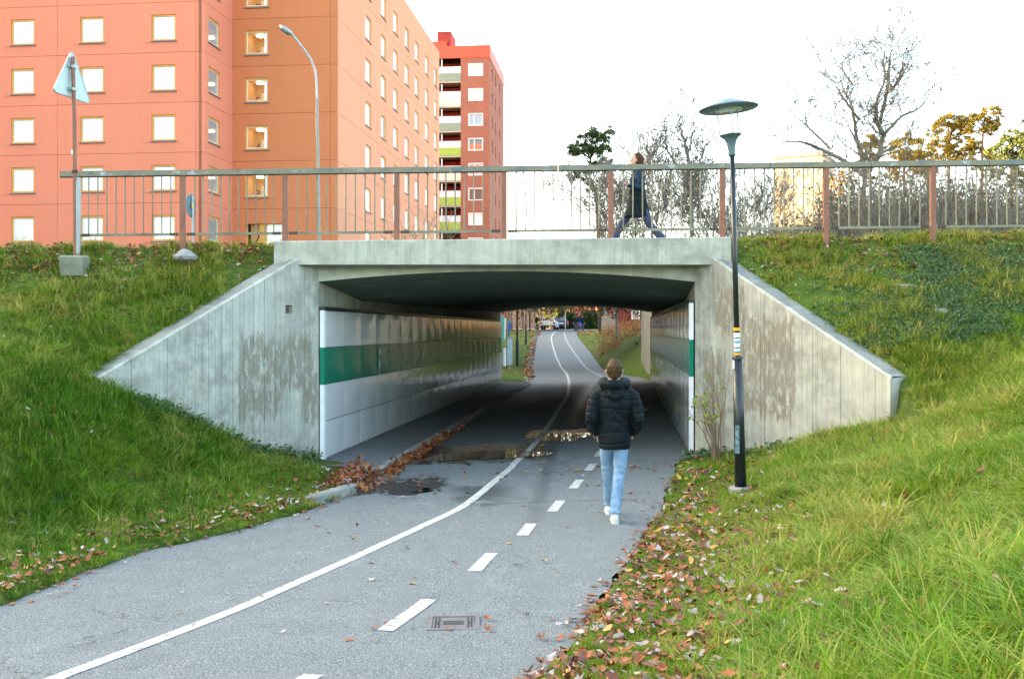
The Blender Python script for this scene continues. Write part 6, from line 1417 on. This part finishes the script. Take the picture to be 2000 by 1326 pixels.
def bridge_walker():
    Y0 = 18.0; X0 = X_of(1245, Y0); z = 3.62
    r = empty('person', (X0, Y0, z), 'woman with auburn hair in navy jumper and black coat striding left across the bridge', 'person', rz=R(90))
    # local +y is the walking direction (towards -X in the world)
    mb = MB(); head_mb(mb, (0,.04,1.60), 1.0); capt(mb, [(0,.0,1.36),(0,.02,1.53)], [.055,.05], 12); capt(mb, [(0,0,.92),(0,0,1.12),(0,0,1.33)], [(.13,.09),(.12,.085),(.15,.09)], 14)
    capt(mb, [(.08,0,.9),(.08,.26,.52),(.07,.44,.1)], [.07,.045,.03], 10); capt(mb, [(-.08,0,.9),(-.08,-.18,.5),(-.07,-.50,.16)], [.07,.045,.03], 10)
    capt(mb, [(.17,0,1.34),(.2,-.06,1.10),(.16,.14,1.20)], [.042,.035,.026], 10); hand_mb(mb, (.16,.14,1.20), (-.2,.55,.6), 1, 1.0, .6)
    capt(mb, [(-.17,0,1.34),(-.2,-.02,1.10),(-.14,.16,1.16)], [.042,.035,.026], 10); hand_mb(mb, (-.14,.16,1.16), (.3,.7,.3), -1, 1.0, .6); remesh('body', mb, .009, MAT['skin'], r, 2)
    for s2 in (-1, 1): MB().lathe([(.001,-.007),(.007,0),(.001,.007)], 8, (s2*.03,.128,1.605)).build('eye', MAT['ink'], r)
    mb = MB(); capt(mb, [(0,-.02,1.57),(0,-.02,1.64),(0,.0,1.675)], [(.085,.095),(.092,.11),(.075,.09)], 16); capt(mb, [(0,-.06,1.50),(0,-.05,1.6)], [(.065,.05),(.08,.07)], 12); remesh('hair', mb, .007, MAT['hair2'], r, 2)
    mb = MB(); mb.tube([(0,0,1.02),(0,0,1.15),(0,0,1.3),(0,.005,1.38),(0,.01,1.46)], [(.17,.13),(.175,.135),(.185,.13),(.13,.1),(.07,.07)], 20)
    for s2, el, wr in ((1,(.21,-.06,1.10),(.165,.12,1.19)),(-1,(-.21,-.02,1.10),(-.145,.14,1.155))): capt(mb, [(s2*.15,0,1.35),(s2*.2,-.02,1.24),el,wr], [.062,.06,.055,.042], 12)
    remesh('jumper', mb, .01, MAT['navy'], r, 3, lambda co, no: co+no*(.004*np.sin(co[:,2]*60+co[:,0]*30))[:,None])
    mb = MB(); mb.tube([(0,.0,.62),(0,0,.75),(0,0,.95),(0,0,1.08)], [(.2,.235),(.19,.2),(.18,.155),(.178,.142)], 20); capt(mb, [(-.12,.1,1.07),(.12,.1,1.07)], [.05,.05], 10, ref=(0,0,1)); remesh('coat', mb, .012, MAT['blackcoat'], r, 3)
    mb = MB(); capt(mb, [(0,0,.9),(0,0,.82)], [(.13,.1)]*2, 12); mb.tube([(.08,0,.88),(.08,.14,.70),(.08,.27,.5),(.07,.38,.28),(.07,.45,.1)], [.09,.08,.068,.065,.07], 12); mb.tube([(-.08,0,.88),(-.08,-.1,.70),(-.08,-.19,.5),(-.07,-.36,.30),(-.07,-.50,.16)], [.09,.08,.068,.065,.07], 12)
    remesh('trousers', mb, .011, MAT['dkjeans'], r, 2)
    shoe(r, (.07,.46,.12), 0, MAT['blackcoat'], MAT['sole'], 1.4, R(12)); shoe(r, (-.07,-.52,.16), 0, MAT['blackcoat'], MAT['sole'], 1.4, R(-25))
bridge_walker()
def far_person(px, Y, label, jm, tm, h=1.75, group=None, rz=0.0, step=.12, bag=False):
    X0 = X_of(px, Y); z = float(roadz(5, Y))+.05; k = h/1.75; r = empty('person', (X0, Y, z), label, 'person', group, rz)
    mb = MB(); head_mb(mb, (0,.02,1.63*k), k); capt(mb, [(0,0,.95*k),(0,0,1.52*k)], [.09,.05], 10)
    for s2 in (-1,1): capt(mb, [(s2*.09,0,.9*k),(s2*.09,s2*step,.1)], [.05,.035], 8); capt(mb, [(s2*.2,0,1.38*k),(s2*.25,0,1.1*k),(s2*.24,.06,.85*k)], [.04,.035,.03], 8); hand_mb(mb, (s2*.24,.06,.85*k), (0,.1,-1), s2)
    remesh('body', mb, .016, MAT['skin'], r, 1)
    mb = MB(); mb.tube([(0,0,.78*k),(0,0,1.0*k),(0,0,1.3*k),(0,0,1.48*k)], [(.19,.14),(.18,.13),(.2,.13),(.09,.08)], 14)
    for s2 in (-1,1): capt(mb, [(s2*.17,0,1.38*k),(s2*.25,0,1.12*k),(s2*.24,.05,.92*k)], [.065,.055,.05], 8)
    jk = remesh('jacket', mb, .02, MAT[jm], r, 1); mb = MB(); capt(mb, [(0,0,.9*k),(0,0,.8*k)], [(.14,.1)]*2, 10)
    for s2 in (-1,1): mb.tube([(s2*.08,0,.85*k),(s2*.09,s2*step*.5,.5),(s2*.09,s2*step,.08)], [.09,.075,.065], 10)
    remesh('trousers', mb, .02, MAT[tm], r, 1); mb = MB(); capt(mb, [(0,-.02,1.64*k),(0,-.01,1.7*k)], [(.085,.1),(.08,.09)], 10); remesh('hair', mb, .016, MAT['ink'], r, 1)
    for s2 in (-1,1): MB().box(s2*.09-.045, s2*.09+.045, s2*step-.09, s2*step+.17, 0, .09).build('shoe', MAT['ink'], r)
    return r
far_person(1050, 114, 'distant person in black walking on the street left of the parked cars', 'blackcoat', 'ink', 1.72, rz=.2)
far_person(1124.5, 113, 'leftmost of three dark-clad people standing at the top of the ramp', 'blackcoat', 'dkjeans', 1.78, 'trio at the top of the ramp', .3, .05)
far_person(1130.5, 115, 'middle of three dark-clad people standing at the top of the ramp', 'navy', 'ink', 1.85, 'trio at the top of the ramp', -.2, .06)
far_person(1138, 113, 'rightmost of three dark-clad people, holding a blue bag, at the top of the ramp', 'blackcoat', 'dkjeans', 1.72, 'trio at the top of the ramp', .1, .04)
bx_ = X_of(1133.3, 112.6); b = empty('shopping_bag', (bx_, 112.7, float(roadz(5,112.7))+.55), 'small blue shopping bag held between two of the three distant people', 'bag')
MB().add([(-.13,-.06,0),(.13,-.06,0),(.13,.06,0),(-.13,.06,0),(-.15,-.07,.35),(.15,-.07,.35),(.15,.07,.35),(-.15,.07,.35)], [(0,3,2,1),(0,1,5,4),(1,2,6,5),(2,3,7,6),(3,0,4,7)]).build('bag_body', simple('blue_plastic', (.05,.08,.4), .5), b); MB().tube([(-.08,0,.35),(-.05,0,.46),(.05,0,.46),(.08,0,.35)], .01, 6).build('handle', simple('blue_plastic_strap', (.05,.08,.4), .5), b)

# ---------------------------------------------------------------- cars
def car(px, Y, paint, label, rz, group=None):
    z = float(roadz(5, Y))+.06; r = empty('parked_car', (X_of(px, Y), Y, z), label, 'car', group, rz)
    W = .87; prof = [(-2.1,.32),(-2.15,.55),(-2.12,.82),(-2.0,.95),(-1.9,.98),(.9,.96),(1.9,.80),(2.1,.62),(2.12,.32)]
    mb = MB(); V = []; F = []
    for sx_, w in ((-1,.8),(-.85,W),(.85,W),(1,.8)):
        pass
    secs = [(-W+.05,.96),(-W,.99),(-W*.5,1.0),(W*.5,1.0),(W,.99),(W-.05,.96)]; secs = [(-W,.97),(-W+.06,1.0),(W-.06,1.0),(W,.97)]
    n = len(prof)
    for x, k in secs: V += [(x, y*k, .32+(z_-.32)*(.97 if k < 1 else 1)) for y, z_ in prof]
    for i in range(len(secs)-1):
        for j in range(n): j2 = (j+1) % n; F.append((i*n+j, i*n+j2, (i+1)*n+j2, (i+1)*n+j))
    F += [tuple(range(n)), tuple(range((len(secs)-1)*n, len(secs)*n))[::-1]]; mb.add(V, F); body = mb.build('body', paint, r)
    mb = MB(); mb.add([(-.78,-1.95,.96),(.78,-1.95,.96),(.78,.95,.94),(-.78,.95,.94),(-.62,-1.45,1.42),(.62,-1.45,1.42),(.62,.1,1.44),(-.62,.1,1.44)], [(0,1,5,4),(1,2,6,5),(2,3,7,6),(3,0,4,7),(4,5,6,7)]); mb.build('roof', paint, r)
    mb = MB(); mb.add([(-.68,-1.93,1.0),(.68,-1.93,1.0),(.56,-1.52,1.37),(-.56,-1.52,1.37)], [(0,1,2,3)]); mb.build('rear_window', MAT['dglass'], r)
    for s2 in (-1,1):
        mb = MB(); mb.add([(s2*.785,-1.7,1.0),(s2*.785,.75,.99),(s2*.645,.12,1.38),(s2*.645,-1.35,1.37)], [(0,1,2,3)]); mb.v = [(v[0]+s2*.006, v[1], v[2]) for v in mb.v]; mb.build('side_window', MAT['dglass'], r)
        mb = MB().box(s2*.72-.13, s2*.72+.13, -2.16, -2.05, .62, .84); mb.build('tail_light', MAT['tail'], r)
        mb = MB().box(s2*.6-.15, s2*.6+.15, 2.0, 2.12, .55, .7); mb.build('headlight', MAT['whitep'], r)
        for yw in (-1.3, 1.3):
            w = MB(); w.tube([(s2*.66,yw,.32),(s2*.88,yw,.32)], .32, 18, ref=(0,0,1)); wh = w.build('wheel', MAT['tyre'], r); w = MB(); w.tube([(s2*.86,yw,.32),(s2*.89,yw,.32)], .19, 14, ref=(0,0,1)); w.build('rim', MAT['galv'], wh)
    MB().box(-.26, .26, -2.19, -2.16, .60, .72).build('number_plate', MAT['plate'], r); MB().box(-.85, .85, -2.2, -2.0, .28, .5).build('bumper', MAT['tyre'], r); return r
car(1074, 117, MAT['carw'], 'pale hatchback with red tail lights parked at the end of the path', R(-8)); car(1091, 121, MAT['card'], 'dark car partly hidden behind the pale hatchback', R(6))

# ---------------------------------------------------------------- small things beyond the tunnel
def post_lamp(px, Y, py_base, label, h=5.0, mt='black', r_=.06, head=True):
    z = Z_of(py_base, Y); r = empty('park_lamp', (X_of(px, Y), Y, z), label, 'lamp post'); MB().tube([(0,0,-.3),(0,0,1.6),(0,0,1.62),(0,0,h)], [r_*1.5,r_*1.4,r_,r_*.8], 10).build('post', MAT[mt], r)
    if head: MB().lathe([(.34,h+.25),(.3,h+.28),(0,h+.4)], 20).build('hat', MAT['lampblue'], r); MB().lathe([(.06,h-.2),(.13,h),(.1,h+.02)], 14).build('neck', MAT['lampblue'], r)
    return r
post_lamp(1010, 60, 718, 'nearest of the three black lamp posts on the lawn beyond the tunnel'); post_lamp(1027, 86, 670, 'middle of the three black lamp posts on the lawn beyond the tunnel'); post_lamp(1035, 110, 641, 'farthest of the three black lamp posts beyond the tunnel')
for px, Y, lb in ((1104,112,'thin pale steel sign pole right of the parked cars'),(1076,113,'thin pale steel pole in front of the parked car'),(1086,128,'white pole behind the parked cars')):
    z = float(roadz(5, Y)); r = empty('steel_pole', (X_of(px, Y), Y, z), lb, 'pole'); MB().tube([(0,0,0),(0,0,5.2)], .05, 8).build('pole', MAT['galv'], r); MB().obox((0,-.06,4.6), (1,0,0), (0,1,0), (0,0,1), .3, .01, .3).build('sign_plate', MAT['signback'], r)
r = empty('black_post', (X_of(1172, 100), 100, 2.0), 'thick black post by the wooden fence at the top of the right bank', 'post'); MB().box(-.14,.14,-.14,.14,-.5,5).build('post', MAT['ink'], r); MB().lathe([(.2,5),(.05,5.3)], 12).build('cap', MAT['ink'], r)
zc_ = on_ground(X_of(996,62), 62)
r = empty('utility_cabinet', (X_of(996,62), 62, zc_), 'tall pale blue utility cabinet with scribbles on the far lawn', 'cabinet'); MB().box(-.15,.16,-.15,.15,0,1.62).build('cabinet_body', MAT['cab'], r); MB().box(-.18,.19,-.18,.18,1.62,1.68).build('lid', MAT['galv'], r); MB().box(-.12,.13,-.17,-.152,.1,1.5).build('door', MAT['cab'], r)
r = empty('utility_cabinet', (X_of(986,60), 60, on_ground(X_of(986,60),60)), 'short white utility cabinet left of the tall blue one', 'cabinet'); MB().box(-.14,.14,-.12,.12,0,1.05).build('cabinet_body', MAT['whitep'], r); MB().box(-.16,.16,-.14,.14,1.05,1.1).build('lid', MAT['galv'], r)
r = empty('steel_barrier', (X_of(986,56), 56, on_ground(X_of(986,56),56)), 'small dark tubular barrier in front of the white cabinet', 'barrier'); MB().tube([(-.1,0,-.1),(-.1,0,1.25),(.1,0,1.25),(.1,0,-.1)], .02, 8, ref=(0,1,0)).build('hoop', MAT['black'], r)
r = empty('litter_bin', (X_of(994,96), 96, on_ground(X_of(994,96),96)), 'blue litter bin on a post at the back of the far lawn', 'litter bin'); MB().box(-.22,.22,-.18,.18,.7,1.4).build('bin', simple('bin_blue', (.03,.12,.4), .5), r); MB().tube([(0,0,0),(0,0,.7)], .04, 8).build('post', MAT['black'], r)
# wooden fence with slanted top: every board a part
r = empty('board_fence', (X_of(1173,98), 98, 2.3), 'weathered vertical board fence with slanted top in front of the red cottage', 'fence')
for k in range(11):
    x = .14+k*.135; h = 1.95-.09*k; MB().box(x-.06, x+.06, 0, .03, -.5, h).build('board', MAT['woodf'], r)
MB().obox((.8,-.02,1.55), Vector((1,0,-.66)).normalized(), (0,1,0), Vector((.66,0,1)).normalized(), .9, .03, .04).build('top_rail', MAT['sill'], r)
# red cottage
r = empty('red_cottage', (X_of(1205,135), 135, 2.4), 'falu red cottage with white corner boards beyond the right bank', 'house')
MB().box(-2.3,4.5,0,6,-.5,5.5).build('wall', simple('dull_red_boards', (.13,.025,.018), .85), r); MB().box(-2.42,-2.1,-.06,0,-.5,5.5).build('corner_board', MAT['whitep'], r)
m = MB(); m.add([(-2.7,-.4,5.4),(4.9,-.4,5.4),(4.9,6.4,5.4),(-2.7,6.4,5.4),(-2.7,3,7.8),(4.9,3,7.8)], [(0,1,5,4),(2,3,4,5),(0,4,3),(1,2,5)]); m.build('roof', MAT['sill'], r)
MB().box(1.9,3.0,-.06,0,1.3,2.9).build('window', MAT['whitep'], r); MB().box(2.05,2.85,-.09,-.06,1.45,2.75).build('pane', MAT['skyglass'], r)
# brick terrace behind the street
r = empty('brick_terrace', (X_of(1070,150), 150, 2.4), 'low red brick terrace with dark windows behind the parked cars', 'house')
o = MB().box(-14,10,0,8,-.5,7).build('brick_wall', MAT['brick'], r); brickify(o); MB().add([(-14.4,-.5,7),(10.4,-.5,7),(10.4,4,9),(-14.4,4,9),(10.4,8.5,7),(-14.4,8.5,7)], [(0,1,2,3),(3,2,4,5)]).build('roof', MAT['dirt'], r)
for k in range(9):
    for j in (0,1): w = MB().box(-13+k*2.6,-11.9+k*2.6,-.05,0,1.1+j*2.9,2.5+j*2.9).build('window', MAT['whitep'], r); MB().box(-12.9+k*2.6,-12+k*2.6,-.07,-.05,1.2+j*2.9,2.4+j*2.9).build('pane', MAT['dglass'], w)
# grey garden wall and hedges
MB().box(X_of(996,132),X_of(1062,132),132,132.3,2.2,5.2).build('garden_wall', MAT['gravel'], label='plain grey wall behind the far lawn', cat='wall')
def hedge(px0, px1, Y, z0, z1, mat, label, n=900):
    rs = random.Random(int(px0)); c = [(X_of(rs.uniform(px0,px1),Y), Y+rs.uniform(-.6,.6), rs.uniform(z0,z1)-(rs.random()<.3)*.2) for _ in range(n//4)]; o = leaf_cloud('hedge', c, 24, .25, .12, rs, MAT[mat], None); o['label'] = label; o['category'] = 'hedge'
hedge(1097,1121,124,2.3,4.3,'hedge','dark evergreen hedge behind the parked cars'); hedge(1140,1167,122,2.3,4.4,'hedge','clipped dark hedge right of the three people'); hedge(1088,1100,123,2.3,5.0,'hedge','taller dark shrub beside the pale pole')
for i, (x, y, mt) in enumerate([(980,90,'teal'),(986,93,'whitep'),(992,96,'teal')]):
    MB().box(X_of(x,y)-.22,X_of(x,y)+.22,y,y+.06,on_ground(X_of(x,y),y)-.1,on_ground(X_of(x,y),y)+2.2-.3*i).build('play_panel', MAT[mt], label=['teal playground panel nearest the tunnel wall','white playground panel between the teal ones','farther teal playground panel'][i], cat='panel')
for i, (px, Y, h, sd_, lv, lb) in enumerate([(990,92,7,91,(16,.4,.16,'yellow'),'small tree with yellow leaves at the back of the far lawn'),(1046,122,8,92,(20,.5,.18,'yellow'),'yellow-leaved tree by the street above the black-clad person'),(1063,128,8,93,None,'bare leaning tree behind the parked cars'),(1205,72,6.5,94,None,'bare tree on top of the right bank beyond the tunnel'),(1110,128,9,95,None,'bare tree behind the three people'),(1022,120,8,96,(12,.5,.18,'yellow'),'thin yellow tree left of the street'),(1150,126,8,97,(10,.5,.18,'rustleaf'),'russet tree behind the clipped hedge'),(1086,131,9,98,None,'bare tree above the dark car'),(1000,118,8,99,(14,.5,.18,'yellow'),'yellow tree at the left of the far view')]):
    bare_tree(px, Y, on_ground(X_of(px,Y),Y), h, 2.2, sd_, lb, None, maxd=4, r0=.13, trunk_frac=.25, leaves=lv, name='garden_tree', minr=.012)
cc = [(X_of(px, Y_), Y_, on_ground(X_of(px, Y_), Y_)+random.uniform(.02,.35)) for px, Y_ in [(random.uniform(1175,1250), random.uniform(66,98)) for _ in range(170)]]
o = leaf_cloud('russet_bushes', cc, 26, .25, .07, random.Random(77), MAT['rustleaf'], None); o['kind'] = 'stuff'; o['label'] = 'russet undergrowth at the top of the right bank beyond the tunnel'; o['category'] = 'undergrowth'
